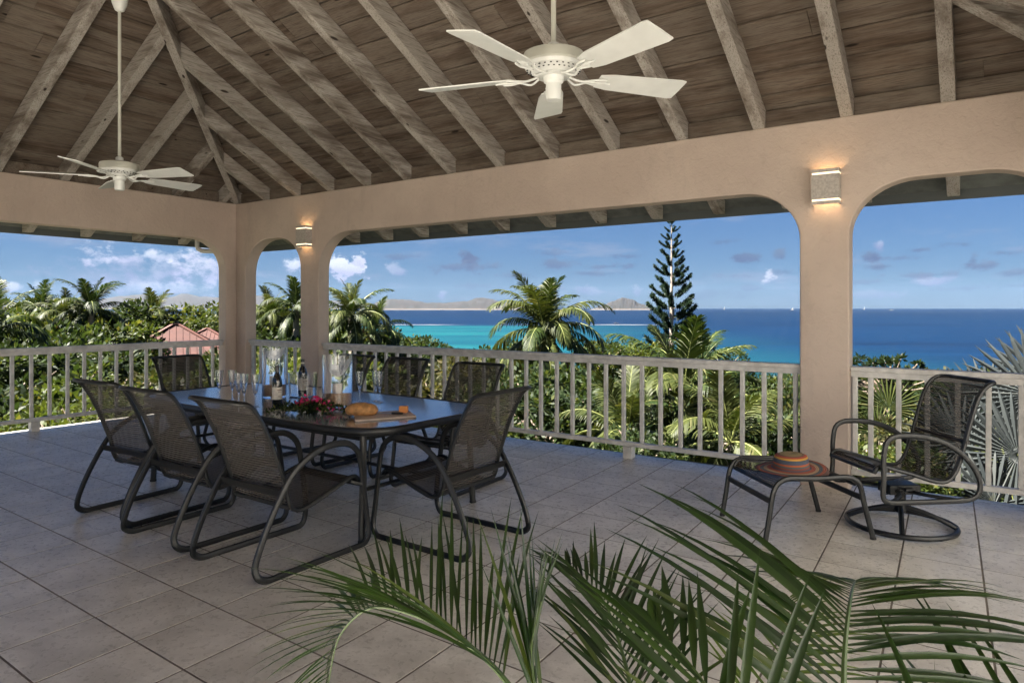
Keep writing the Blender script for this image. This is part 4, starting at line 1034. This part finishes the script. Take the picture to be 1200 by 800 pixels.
# hillside undergrowth: one mass nobody could count
def undergrowth():
    rnd = random.Random(99)
    for nm, mt, cnt, seed in (('undergrowth', L_MID, 0, 1), ('undergrowth_dry', L_DRY, 0, 2), ('undergrowth_dark', L_DARK, 0, 3)):
        mb = MB(); rnd = random.Random(seed)
        n = {1: 2300, 2: 1500, 3: 1700}[seed]
        for _ in range(n):
            d = 7.6*(32 ** (rnd.random()**.85)); lim = .88*d+4; l = rnd.uniform(-lim, lim); p = FW*d+RT*l
            if -10.6 < p.x < 7.8 and p.y < 7.3: continue
            if d > 230: continue
            sz = min(.5+.035*d, 3.0)*rnd.uniform(.6, 1.25); z = T(p.x, p.y)
            if z < ZSEA: continue
            hgt = sz*rnd.uniform(.7, 1.2); ls = sz*.17 if d > 20 else sz*.22
            for k in range(26 if d > 16 else 44):
                q = Vector((rnd.gauss(0, 1), rnd.gauss(0, 1), abs(rnd.gauss(0, .9)))).normalized(); c = Vector((p.x+q.x*sz*.75, p.y+q.y*sz*.75, z+q.z*hgt*rnd.uniform(.5, 1)))
                dd = (q+Vector((rnd.uniform(-.9, .9), rnd.uniform(-.9, .9), rnd.uniform(-.2, .8)))).normalized(); s = dd.cross(Vector((rnd.uniform(-1, 1), rnd.uniform(-1, 1), 1))).normalized()
                o = len(mb.v); L = ls*rnd.uniform(.7, 1.5); mb.v += [tuple(c), tuple(c+dd*L*.5+s*L*.28), tuple(c+dd*L), tuple(c+dd*L*.5-s*L*.28)]; mb.f.append((o, o+1, o+2, o+3))
        tag(obj('undergrowth', mb, mt, smooth=False), {1: 'green shrub cover over the slope', 2: 'dry yellowish scrub over the slope', 3: 'dark shrub cover over the slope'}[seed], 'undergrowth', kind='stuff')
undergrowth()

# --- left hillside trees
tl = 'dense green tree crown in the woods beyond the left railing'
tn = 'leafy tree of the hillside beyond the long railing'
rnd = random.Random(5)
names = {'d': 'dark green', 'm': 'mid green', 'l': 'bright yellow green', 'y': 'dry olive'}
woods = [(-45, 360, 46, 4.2, 'd'), (-10, 374, 40, 3.4, 'd'), (12, 362, 50, 3.6, 'm'), (30, 372, 38, 3.0, 'l'), (52, 360, 48, 3.4, 'l'), (72, 358, 52, 3.4, 'm'), (92, 370, 38, 3.0, 'l'), (120, 366, 40, 3.2, 'm'), (138, 362, 50, 3.6, 'd'), (128, 374, 38, 2.6, 'l'), (163, 363, 54, 3.4, 'm'), (190, 369, 58, 3.2, 'm'), (212, 365, 66, 3.6, 'm'), (228, 363, 72, 4.0, 'm'), (244, 371, 76, 3.2, 'd'), (198, 374, 62, 2.4, 'l'), (140, 384, 40, 2.4, 'd'),
         (60, 386, 30, 2.6, 'd'), (20, 392, 28, 2.6, 'd'), (100, 388, 31, 2.6, 'd'), (112, 394, 32, 2.2, 'm'), (-20, 398, 24, 2.4, 'd'), (122, 400, 30, 2.0, 'd'), (40, 412, 22, 1.9, 'd'), (80, 414, 22, 1.8, 'd'), (115, 416, 22, 1.8, 'd'), (5, 420, 19, 1.8, 'd'), (128, 418, 24, 1.6, 'm'),
         (303, 364, 46, 3.0, 'm'), (322, 366, 44, 2.8, 'l'), (345, 368, 42, 2.8, 'm'), (362, 366, 48, 3, 'l'), (385, 368, 46, 2.8, 'm'), (404, 380, 36, 2.4, 'm'), (432, 384, 40, 2.2, 'd'), (448, 392, 44, 2.2, 'm'), (310, 384, 34, 2.2, 'd'), (350, 388, 32, 2.2, 'd'), (380, 392, 32, 2.2, 'd'), (295, 398, 26, 1.8, 'm'), (325, 402, 26, 1.8, 'm')]
for (u, v, d, r, k) in woods:
    side = 'beyond the left railing' if u < 260 else 'seen past the narrow arch'
    tree('%s leafy tree crown in the woods %s' % (names[k], side), u, v, d, r, k, 3, group='%s trees %s' % (names[k], side))
for (u, v, d, r, k) in [(455, 396, 60, 3.2, 'd'), (482, 400, 62, 3.0, 'd'), (505, 403, 66, 2.6, 'd'), (530, 406, 74, 2.8, 'd'), (556, 408, 80, 2.6, 'd'), (600, 404, 52, 2.6, 'd'), (588, 414, 44, 2.4, 'm'), (700, 404, 46, 2.4, 'm'), (716, 398, 50, 2.2, 'm'), (764, 400, 46, 2.2, 'l'), (845, 414, 60, 2.6, 'd'), (905, 442, 40, 1.8, 'm'), (890, 455, 60, 2.4, 'y'),
                        (520, 425, 30, 2.2, 'y'), (470, 428, 26, 2.0, 'm'), (560, 432, 26, 2.0, 'y'), (620, 430, 24, 1.9, 'd'), (665, 428, 26, 2.2, 'd'), (500, 455, 17, 1.4, 'y'), (580, 460, 16, 1.3, 'm'), (640, 462, 15, 1.3, 'd'), (690, 458, 18, 1.6, 'd'), (545, 478, 13, 1.0, 'm'), (455, 470, 13, 1.0, 'm'), (415, 420, 22, 1.8, 'm'), (350, 410, 24, 1.8, 'm'), (320, 420, 20, 1.5, 'l'),
                        (980, 448, 34, 2.2, 'y'), (1085, 440, 30, 2.0, 'm'), (1130, 448, 26, 2.0, 'd'), (1150, 470, 14, 1.1, 'd'), (1075, 500, 12, .9, 'y'), (1010, 470, 16, 1.2, 'd'), (1020, 520, 9.5, .7, 'l'), (1060, 530, 9, .6, 'm'), (905, 490, 12, 1.0, 'd'), (880, 480, 15, 1.2, 'm'), (760, 500, 11, .8, 'd')]:
    tree('%s leafy tree on the slope %s' % (names[k], 'beyond the long railing' if u < 960 else 'behind the swivel chair'), u, v, d, r, k, 5, group='%s trees %s' % (names[k], 'beyond the long railing' if u < 960 else 'behind the swivel chair'))
# lime hedge plants under the left railing
for i, (u, v, d, r, k) in enumerate([(20, 450, 15, 1.1, 'd'), (45, 462, 14, .9, 'l'), (75, 440, 15.5, 1.2, 'm'), (100, 458, 13.5, .9, 'l'), (12, 485, 12.5, .8, 'l'), (60, 480, 12, .7, 'l'), (130, 430, 17, 1.3, 'm'), (160, 440, 17, 1.1, 'y'), (235, 440, 21, 1.4, 'l'), (200, 446, 20, 1.3, 'y'), (95, 482, 11.8, .6, 'l'), (140, 468, 13, .8, 'm'), (258, 430, 26, 1.6, 'm'), (-10, 455, 14, 1.1, 'd'), (25, 500, 11.3, .5, 'l'), (-20, 480, 12, .8, 'm')]):
    tree('%s rounded garden shrub just below the left railing' % names[k], u, v, d, r, k, 9, group='%s garden shrubs below the left railing' % names[k], name='garden_shrub', cat='shrub', variant=2)
# --- palms
palm('tall dark palm with spiky top fronds rising above the left woods', 107, 364, 36, 2.4, 'dg', 18, seed=1)
palm('yellow green palm with a fan of fronds above the red roof', 181, 372, 54, 2.9, 'y', 17, brown=0, seed=2)
palm('small palm at the far left of the skyline', 48, 366, 40, 2.2, 'g', 16, seed=3)
palm('palm half hidden in the woods left of the tall dark palm', 78, 372, 36, 2.0, 'y', 14, seed=4)
palm('palm at the left side of the narrow arch', 318, 368, 34, 1.7, 'y', 16, seed=5)
palm('palm at the right side of the narrow arch against the pillar', 347, 364, 32, 2.0, 'g', 17, seed=6)
palm('full yellow green palm just right of the narrow pillar', 412, 372, 26, 2.0, 'gy', 20, seed=7)
palm('low palm sloping down right of the full palm', 440, 392, 28, 1.8, 'g', 16, seed=8)
palm('large coconut palm with orange nuts in the middle of the view', 638, 388, 34, 3.7, 'gyy', 28, coco=True, brown=1, seed=9)
palm('big drooping palm behind the long railing, in front of the pine', 800, 482, 17, 2.7, 'gy', 24, coco=True, brown=2, seed=11)
palm('low palm seen through the long railing left of the big drooping palm', 735, 515, 13, 1.8, 'y', 16, brown=1, seed=12)
palm('low palm with a brown frond beside the thick pillar', 856, 520, 11.5, 1.7, 'y', 15, brown=2, seed=13)
palm('slim palm just right of the pine foot', 822, 432, 24, 1.9, 'g', 14, seed=14)
palm('dark palm filling the left edge of the woods', -10, 392, 24, 2.4, 'g', 18, seed=15)

# --- Norfolk pine
def pine():
    top = at_depth(787, 258, 52); H = top.z-T(top.x, top.y)
    t = thing('norfolk_pine', 'tall Norfolk pine with tiered upswept branches above the sea', 'pine tree', (top.x, top.y, top.z), 0)
    mb = MB(); mb.tube([(0, 0, -H), (0, 0, -H*.5), (0, 0, 0)], [.22, .14, .02], 10); obj('trunk', mb, simple('pine_bark', (.30, .25, .21), .9, var=.2), t)
    def br(seed):
        rnd = random.Random(seed); mb = MB(); P = spline([(0, 0, 0), (.3, 0, .08), (.65, 0, .30), (1, 0, .66)], 5); mb.tube(P, [.014-.0007*i for i in range(len(P))], 5); nb = len(mb.f)
        for i, p in enumerate(P[5:]):
            for _ in range(46):
                d = Vector((rnd.uniform(-.1, 1), rnd.gauss(0, .55), rnd.gauss(.15, .45))).normalized(); c = p+Vector((rnd.uniform(-.04, .04), rnd.gauss(0, .055), rnd.gauss(.01, .03))); L = rnd.uniform(.10, .19)
                s = d.cross(rv()).normalized(); o = len(mb.v); mb.v += [tuple(c-s*.018), tuple(c+s*.018), tuple(c+d*L+s*.012), tuple(c+d*L-s*.012)]; mb.f.append((o, o+1, o+2, o+3))
        me = mb.mesh('branch', BARK, False); me.materials.append(PINE)
        for i, pl in enumerate(me.polygons): pl.material_index = 0 if i < nb else 1
        return me
    B = [br(k) for k in range(4)]; rnd = random.Random(3); z = -.25; k = 0
    while z > -12.5 and z > -H+1.5:
        R = .34+1.55*min(1, (-z/8.8))**.85
        nb = 5 if k % 3 else 6
        for j in range(nb):
            a = j*6.283/nb+k*.45+rnd.uniform(-.15, .15); r = R*rnd.uniform(.85, 1.12)
            o = link('branch', B[rnd.randrange(4)], t, (0, 0, z+rnd.uniform(-.1, .1)), (0, 0, a)); o.scale = (r, max(r*.8, .55), max(r*.9, .5))
        z -= .58+.026*k+rnd.uniform(-.06, .08); k += 1
    mb = MB(); 
    for _ in range(60):
        c = Vector((rnd.gauss(0, .05), rnd.gauss(0, .05), rnd.uniform(-.6, .15))); leafcard(mb, c, rv()+Vector((0, 0, 1.2)), rv(), .22, .03)
    obj('tip', mb, PINE, t, smooth=False)
pine()

# --- fan palms
def fan_leaf(name, R, nseg, mt, seed, span=300):
    rnd = random.Random(seed); mb = MB(); mb.tube([(-1.4*R, 0, -.75*R), (-.7*R, 0, -.25*R), (0, 0, 0)], [.022, .018, .014], 6); nb = len(mb.f)
    for k in range(nseg):
        a = R_(-span/2+span*k/(nseg-1)); L = R*(.80+.2*math.cos(a*.5))*rnd.uniform(.93, 1.05); d = Vector((math.cos(a), math.sin(a), 0)); s = Vector((-d.y, d.x, 0))
        w1 = R*.5*math.tan(R_(span/nseg/2))*.98; cup = .22
        def pt(r, off, dz): return d*r+s*off+Vector((0, 0, cup*r*(.6-.5*abs(a)/3.14)+dz-.30*max(0, r-.55*R)**2/R))
        o = len(mb.v); ridge_ = .035*R
        mb.v += [tuple(pt(.02, 0, 0)), tuple(pt(.55*R, -w1, -ridge_)), tuple(pt(.55*R, 0, ridge_)), tuple(pt(.55*R, w1, -ridge_)), tuple(pt(.8*R, -w1*.6, 0)), tuple(pt(.8*R, w1*.6, 0)), tuple(pt(L, 0, 0)), tuple(pt(.8*R, 0, ridge_))]
        mb.f += [(o, o+1, o+2), (o, o+2, o+3), (o+1, o+4, o+7, o+2), (o+2, o+7, o+5, o+3), (o+4, o+6, o+7), (o+7, o+6, o+5)]
    me = mb.mesh(name, RACHIS, False); me.materials.append(mt)
    for i, pl in enumerate(me.polygons): pl.material_index = 0 if i < nb else 1
    return me
def face_leaf(t, u, v, d, R0, roll, yaw, pitch, me=None):
    """a leaf turned towards the terrace; roll = where its middle blade points"""
    p = at_depth(u, v, d); n = Vector((0, 0, EYE))-p; n.normalize(); r = Vector((n.y, -n.x, 0)).normalized(); r = -r if r.dot(RT) < 0 else r
    n = (n+r*yaw+Vector((0, 0, pitch))).normalized(); up = Vector((0, 0, 1)); x0 = (r-n*r.dot(n)).normalized(); y0 = n.cross(x0)
    a = R_(roll); x = x0*math.cos(a)+y0*math.sin(a); y = n.cross(x)
    o = link('fan_leaf', me or SILV[int(roll) % 2], t, p-Vector(t.location)); o.rotation_euler = Matrix(((x.x, y.x, n.x), (x.y, y.y, n.y), (x.z, y.z, n.z))).to_euler(); o.scale = (R0,)*3
SILV = [fan_leaf('fan_leaf', 1.0, 34, F_SILVER, k) for k in range(2)]; FANG = fan_leaf('fan_leaf', 1.0, 26, F_YELL, 8, 230)
def fan_palm(label, u, v, d, n, size, meshes, seed, aims=None):
    rnd = random.Random(seed); c = at_depth(u, v, d); g0 = T(c.x, c.y); t = thing('fan_palm', label, 'fan palm', c, 0, None)
    obj('trunk', trunk_mb(max(.6, c.z-g0+.2), .22, .17), PBARK, t)
    for k in range(n):
        a = k*2.39996+seed; e = R_(60-95*k/n); rad = size*1.15
        p = Vector((math.cos(a)*math.cos(e), math.sin(a)*math.cos(e), math.sin(e)))*rad
        o = link('fan_leaf', meshes[k % len(meshes)], t, p, (rnd.uniform(-.5, .5), -e+R_(30)+rnd.uniform(-.2, .2), a)); o.scale = (size*rnd.uniform(.8, 1.0),)*3
    return t
SP = fan_palm('silver blue fan palm with big pleated leaves beyond the swivel chair', 1200, 600, 9.6, 7, .7, SILV, 2)
for (u, v, d, R0, roll, yaw, pitch) in [(1193, 533, 8.7, .92, 200, .1, .15), (1212, 462, 9.1, .95, 130, -.3, .25), (1128, 520, 9.4, .80, 165, .35, .3), (1160, 480, 10.1, .85, 110, .2, .5), (1165, 590, 8.6, .75, 230, .3, .1)]: face_leaf(SP, u, v, d, R0, roll, yaw, pitch)
SP = fan_palm('silver fan palm at the right edge rising above the handrail', 1290, 560, 10.2, 8, .8, SILV, 5)
for (u, v, d, R0, roll, yaw, pitch) in [(1236, 452, 9.9, 1.05, 120, -.2, .35), (1262, 500, 9.5, .95, 180, -.3, .2)]: face_leaf(SP, u, v, d, R0, roll, yaw, pitch)
SP = fan_palm('yellow green fan palm seen between the thick pillar and the swivel chair', 1040, 510, 15, 7, .65, [FANG], 4)
face_leaf(SP, 1042, 478, 14.2, .72, 90, .1, .2, FANG); face_leaf(SP, 1028, 505, 14.0, .6, 150, .3, .1, FANG)
# --- dark rosette tree at right
def rosette_tree():
    rnd = random.Random(21); c = at_depth(1040, 425, 19); t = thing('clusia_tree', 'dark glossy leaved tree whose top clumps stand above the right railing', 'tree', c, 0)
    cr = MB(); tr = MB(); g0 = T(c.x, c.y); tr.tube([(0, 0, g0-c.z-.2), (0, 0, -1.2), (0, 0, -.6)], [.11, .09, .07], 8)
    for k in range(46):
        e = Vector((rnd.gauss(0, .62), rnd.gauss(0, .5), 0)); e.z = rnd.uniform(-.9, .22)-.15*abs(e.x); e.x = max(-1.15, min(1.15, e.x))
        tr.tube(spline([(0, 0, -.8), e*.6+Vector((0, 0, -.35)), e], 3), [.035, .03, .028, .024, .02, .018, .014], 5)
        for _ in range(22):
            d = Vector((rnd.gauss(0, 1), rnd.gauss(0, 1), rnd.gauss(.5, .6))).normalized(); leafcard(cr, e+d*.03, d, rv(), rnd.uniform(.14, .22), .085, .2)
    tag(obj('crown', cr, L_DARK, t, smooth=False), kind='stuff'); obj('trunk', tr, BARK, t)
rosette_tree()

# ------------------------------------------------------------------ red roofed house
def hip_house(label, u, v, d, w, l, h, rz, wall_h=3.0):
    c = at_depth(u, v, d); base = c.z-h-wall_h; t = thing('house', label, 'house', (c.x, c.y, base), rz, None)
    wl = MB(); wl.box((-w/2+.6, -l/2+.6, -3), (w/2-.6, l/2-.6, wall_h)); wa = obj('wall', wl, HOUSEW, t, smooth=False)
    for sx in (-.30, .0, .30):
        for sy in (-1, 1):
            m = MB(); y = sy*(l/2-.6); m.box((sx*w-.5, min(y, y+sy*.05), wall_h-1.7), (sx*w+.5, max(y, y+sy*.05), wall_h-.45)); f = obj('window', m, WINDOW, wa, smooth=False)
    for sy in (-.25, .25):
        for sx in (-1, 1):
            m = MB(); x = sx*(w/2-.6); m.box((min(x, x+sx*.05), sy*l-.5, wall_h-1.7), (max(x, x+sx*.05), sy*l+.5, wall_h-.45)); obj('window', m, WINDOW, wa, smooth=False)
    # roof: four hipped slopes, each with standing seams
    rl = max(0, w-l)/2; E = [(-w/2, -l/2), (w/2, -l/2), (w/2, l/2), (-w/2, l/2)]; Rg = [(-rl, 0), (rl, 0)]
    zt, zb = wall_h+h, wall_h
    quads = [[(*E[0], zb), (*E[1], zb), (*Rg[1], zt), (*Rg[0], zt)], [(*E[1], zb), (*E[2], zb), (*Rg[1], zt)], [(*E[2], zb), (*E[3], zb), (*Rg[0], zt), (*Rg[1], zt)], [(*E[3], zb), (*E[0], zb), (*Rg[0], zt)]]
    for q in quads:
        m = MB(); q = [Vector(p) for p in q]; m.add([p for p in q]+[p-Vector((0, 0, .12)) for p in q], [tuple(range(len(q))), tuple(range(len(q), 2*len(q)))[::-1]]+[(i, len(q)+i, len(q)+(i+1) % len(q), (i+1) % len(q)) for i in range(len(q))])
        n_ = 16
        for k in range(1, n_):
            b0 = q[0].lerp(q[1], k/n_); e = (q[1]-q[0]).normalized(); nrm = (q[1]-q[0]).cross(q[-1]-q[0]).normalized(); up = nrm.cross(e).normalized()
            s = (q[1]-q[0]).length*k/n_; tot = (q[1]-q[0]).length; sh = math.hypot(h, l/2) if len(q) == 4 else math.hypot(h, w/2-rl); run = (w/2-rl) if len(q) == 4 else l/2
            ll = sh*min(1, s/max(run, .1), (tot-s)/max(run, .1)); m.bar(b0+nrm*.03, b0+up*ll+nrm*.015, .05, .03, nrm)
        obj('roof_slope', m, REDROOF, t, smooth=False)
    m = MB(); cap = simple('ridge_cap', (.085, .032, .024), .7)
    for i, r in ((0, 0), (1, 1), (2, 1), (3, 0)): m.bar((*E[i], zb+.05), (*Rg[r], zt+.06), .22, .08)
    if rl: m.bar((*Rg[0], zt+.07), (*Rg[1], zt+.07), .22, .08)
    obj('ridge_cap', m, cap, t, smooth=False)
    m = MB(); m.box((-w/2-.05, -l/2-.05, zb-.25), (w/2+.05, l/2+.05, zb-.121)); obj('fascia', m, simple('house_fascia', (.30, .16, .11), .7), t, smooth=False)
    return t
hip_house('white house with a red hipped roof below the left woods', 206, 381, 47, 6.6, 6.2, 1.9, TH+.45, 2.6)
hip_house('smaller red roof wing to the right of the main red roof', 243, 385, 56, 5.0, 5.0, 1.3, TH+.3, 2.6)
hip_house('small pinkish roofed hut far down the slope behind the long railing', 718, 462, 38, 2.4, 2.2, .5, .4, 1.6)

# ------------------------------------------------------------------ boats
BOATW = simple('white_hull', (.3, .3, .3), .4)
def sailboat(label, u, d, L, H):
    c = at_depth(u, 360, d); t = thing('sailboat', label, 'sailboat', (c.x, c.y, ZSEA), TH+random.uniform(-.5, .5), 'white boats near the horizon')
    mb = MB(); sec = []
    for i in range(9):
        x = -L/2+L*i/8; w_ = L*.14*math.sin(math.pi*(.12+.88*(1-i/8)))**.6; sec.append((x, w_))
    for x, w_ in sec: mb.v += [(x, -w_, L*.10), (x, -w_*.5, -.1), (x, w_*.5, -.1), (x, w_, L*.10)]
    for i in range(8):
        for k in range(4): mb.f.append((4*i+k, 4*i+(k+1) % 4, 4*i+4+(k+1) % 4, 4*i+4+k))
    mb.f += [(0, 1, 2, 3), (35, 34, 33, 32)]; obj('hull', mb, BOATW, t)
    mb = MB(); mb.box((-L*.2, -L*.07, L*.1), (L*.12, L*.07, L*.18)); obj('cabin', mb, BOATW, t, smooth=False)
    if H:
        mb = MB(); mb.tube([(L*.08, 0, L*.1), (L*.08, 0, H)], L*.012, 6); obj('mast', mb, BOATW, t)
        mb = MB(); mb.add([(L*.06, 0, L*.22), (-L*.35, L*.05, L*.22), (L*.06, 0, H*.96), (L*.06, .06, L*.22), (-L*.35, L*.05+.06, L*.22), (L*.06, .06, H*.96)], [(0, 1, 2), (5, 4, 3), (0, 3, 4, 1), (1, 4, 5, 2), (2, 5, 3, 0)]); obj('sail', mb, BOATW, t, smooth=False)
for lb, u, d, L, H in (('sailboat on the horizon just right of the pine', 849, 6500, 24, 36), ('larger white boat on the horizon beside the thick pillar', 929, 5200, 34, 26), ('sailboat on the horizon just right of the thick pillar', 1013, 6500, 20, 36), ('low white yacht on the horizon, right of the sailboat', 1045, 5200, 40, 0),
                       ('white boat on the horizon at the left of the low island', 517, 5600, 42, 0), ('sailboat off the blue coast above the red roof', 247, 4200, 20, 24)): sailboat(lb, u, d, L, H)
sailboat('small white motorboat on the reef line right of the coconut palm', 722, 1050, 9, 0)

# ------------------------------------------------------------------ potted palm in the foreground
STALK = simple('potted_stalk', (.06, .10, .028), .4, var=.2)
def pot_frond(t, pts, n, leafL, key, seed, w_=.020, t0=.12, tilt=.35, sidev=None, ang=(62, 28), hang=.25, both=(1, 1), r0=.007):
    """pts: world-space rachis control points; leaflets to both sides"""
    rnd = random.Random(seed); P = spline(pts, 6); m = len(P)-1; org = Vector(t.location)
    st = MB(); st.tube([p-org for p in P], [r0*(1-.8*i/m) for i in range(m+1)], 6); stem = obj('frond', st, STALK, t)
    mb = MB()
    for k in range(n):
        f = t0+(1-t0)*k/(n-1); x = f*m; i = min(int(x), m-1); c = P[i].lerp(P[i+1], x-i)-org; tg = (P[i+1]-P[i]).normalized()
        sv = Vector(sidev) if sidev is not None else tg.cross(Vector((0, 0, 1))); sv = (sv-tg*sv.dot(tg)).normalized(); nn = sv.cross(tg)
        if nn.z < 0: nn = -nn
        a = R_(ang[0]+(ang[1]-ang[0])*f); env = (math.sin(math.pi*min(1, .18+f*.80))**.55)
        for s in (-1, 1):
            if s < 0 and not both[0] or s > 0 and not both[1]: continue
            L = leafL*env*rnd.choice((1, 1, 1, .82))*rnd.uniform(.84, 1.1); aa = a+rnd.gauss(0, .075); w0 = w_; w_ = w0*rnd.uniform(.75, 1.2); d = (tg*math.cos(aa)+sv*s*math.sin(aa)+nn*tilt*rnd.uniform(.6, 1.3)).normalized()
            W = d.cross(nn).normalized(); fold = nn*.25*w_
            Q = []; pos = c.copy(); dd = d.copy(); N = 7
            prof = [.25, .7, 1.0, 1.0, .85, .6, .32, 0]
            for q in range(N+1):
                Q.append((pos.copy(), prof[q])); dd = (dd+Vector((0, 0, -hang/N*(.3+1.6*q/N)))).normalized(); pos = pos+dd*L/N
            o = len(mb.v)
            for p_, ww in Q: mb.v += [tuple(p_-W*w_*.5*ww+fold*ww), tuple(p_), tuple(p_+W*w_*.5*ww+fold*ww)]
            w_ = w0
            for q in range(N): a0 = o+3*q; mb.f += [(a0, a0+1, a0+4, a0+3), (a0+1, a0+2, a0+5, a0+4)]
    tag(obj('leaflets', mb, key, stem, ang=60), kind=None)
def potted():
    base = FW*1.05+RT*.52; t = thing('potted_palm', 'potted palm with long green fronds in the foreground at the bottom right', 'potted palm', (base.x, base.y, 0), 0)
    mb = MB(); mb.lathe([(.001, 0), (.15, 0), (.17, .02), (.21, .30), (.225, .32), (.225, .345), (.205, .345), (.195, .30), (.001, .29)], 32); obj('pot', mb, simple('terracotta', (.35, .16, .10), .8, var=.15), t)
    B = Vector((base.x, base.y, .32))
    D = lambda u, v, d: at_depth(u, v, d)
    # left arching frond
    pot_frond(t, [B, D(660, 900, 1.22), D(595, 800, 1.30), D(545, 752, 1.38), D(490, 722, 1.46), D(435, 712, 1.55), D(398, 745, 1.60), D(385, 800, 1.62)], 46, .36, F_POT, 1, .0095, .30, .55, ang=(52, 30), hang=.35)
    # upright frond seen nearly edge-on
    pot_frond(t, [B, D(690, 960, 1.12), D(650, 880, 1.16), D(630, 820, 1.20), D(622, 760, 1.24), D(634, 705, 1.28)], 9, .34, F_POT, 2, .0125, .5, .05, sidev=tuple(RT*.5+FW), ang=(20, 8), hang=.04)
    # slender frond pointing up between the two
    pot_frond(t, [B, D(770, 930, 1.15), D(745, 830, 1.25), D(728, 760, 1.35), D(705, 700, 1.45), D(665, 662, 1.55)], 28, .27, F_POT, 3, .009, .35, .30, ang=(55, 28), hang=.2)
    # big frond whose stalk rises at right and spreads its leaflets both ways
    pot_frond(t, [B, D(960, 980, .92), D(985, 860, .98), D(990, 760, 1.06), D(996, 705, 1.14), D(1001, 684, 1.28), D(1003, 680, 1.42)], 36, .40, F_POT, 5, .0125, .34, .12, sidev=tuple(RT), ang=(85, 45), hang=.38)
    # yellow-green frond behind it
    pot_frond(t, [B, D(880, 940, 1.25), D(905, 830, 1.35), D(922, 760, 1.45), D(930, 725, 1.55), D(925, 700, 1.65)], 26, .22, F_POT2, 6, .008, .35, .15, sidev=tuple(RT), ang=(78, 45), hang=.3)
    # near dark frond low at centre-right
    pot_frond(t, [B, D(900, 1000, .80), D(885, 920, .84), D(850, 840, .90), D(806, 775, .98), D(765, 730, 1.06)], 12, .30, F_POT, 7, .014, .35, .2, ang=(50, 24), hang=.15)
    pot_frond(t, [B, D(1100, 990, .85), D(1180, 930, .88), D(1260, 880, .92), D(1340, 860, .96)], 14, .38, F_POT, 8, .011, .2, .35, ang=(70, 40), hang=.3)
potted()

# ------------------------------------------------------------------ sea air
def build_haze():
    mb = MB(); a, b = 14500, 14500
    P = [(-a, -400), (a, -400), (a, b), (-a, b)]
    Q = [RT*x+FW*y for x, y in P]; lo, hi = -32, 420
    mb.add([(q.x, q.y, lo) for q in Q]+[(q.x, q.y, hi) for q in Q], [(3,2,1,0),(4,5,6,7),(0,1,5,4),(1,2,6,5),(2,3,7,6),(3,0,4,7)])
    m = bpy.data.materials.new('sea_air'); m.use_nodes = True; g = G(m.node_tree); g.n.remove(g.n['Principled BSDF'])
    v = g.node('ShaderNodeVolumePrincipled'); v.inputs['Color'].default_value = (.42, .60, .92, 1); v.inputs['Density'].default_value = HAZE; v.inputs['Anisotropy'].default_value = 0
    g.l.new(v.outputs[0], g.n['Material Output'].inputs['Volume'])
    tag(obj('haze', mb, m, smooth=False), 'thin sea air fading the far islands', kind='stuff')
HAZE = 1.0e-5
build_haze()

# ------------------------------------------------------------------ say which one of a small group a plant is
def name_members():
    groups = {}
    for o in scene.objects:
        if o.parent is None and o.get('group') and o.get('label'): groups.setdefault(o['label'], []).append(o)
    ords = ['leftmost', 'second from the left', 'third from the left', 'fourth from the left', 'fifth from the left', 'sixth from the left', 'seventh from the left']
    for lb, os_ in groups.items():
        if not 2 <= len(os_) <= 7: continue
        os_.sort(key=lambda o: (proj(o.location) or (0, 0))[0])
        for i, o in enumerate(os_):
            w = 'rightmost' if i == len(os_)-1 else ords[i]; short = lb.replace('rounded ', '').replace('leafy ', '').replace(' crown in the woods', ''); o['label'] = '%s %s' % (w, short)
name_members()
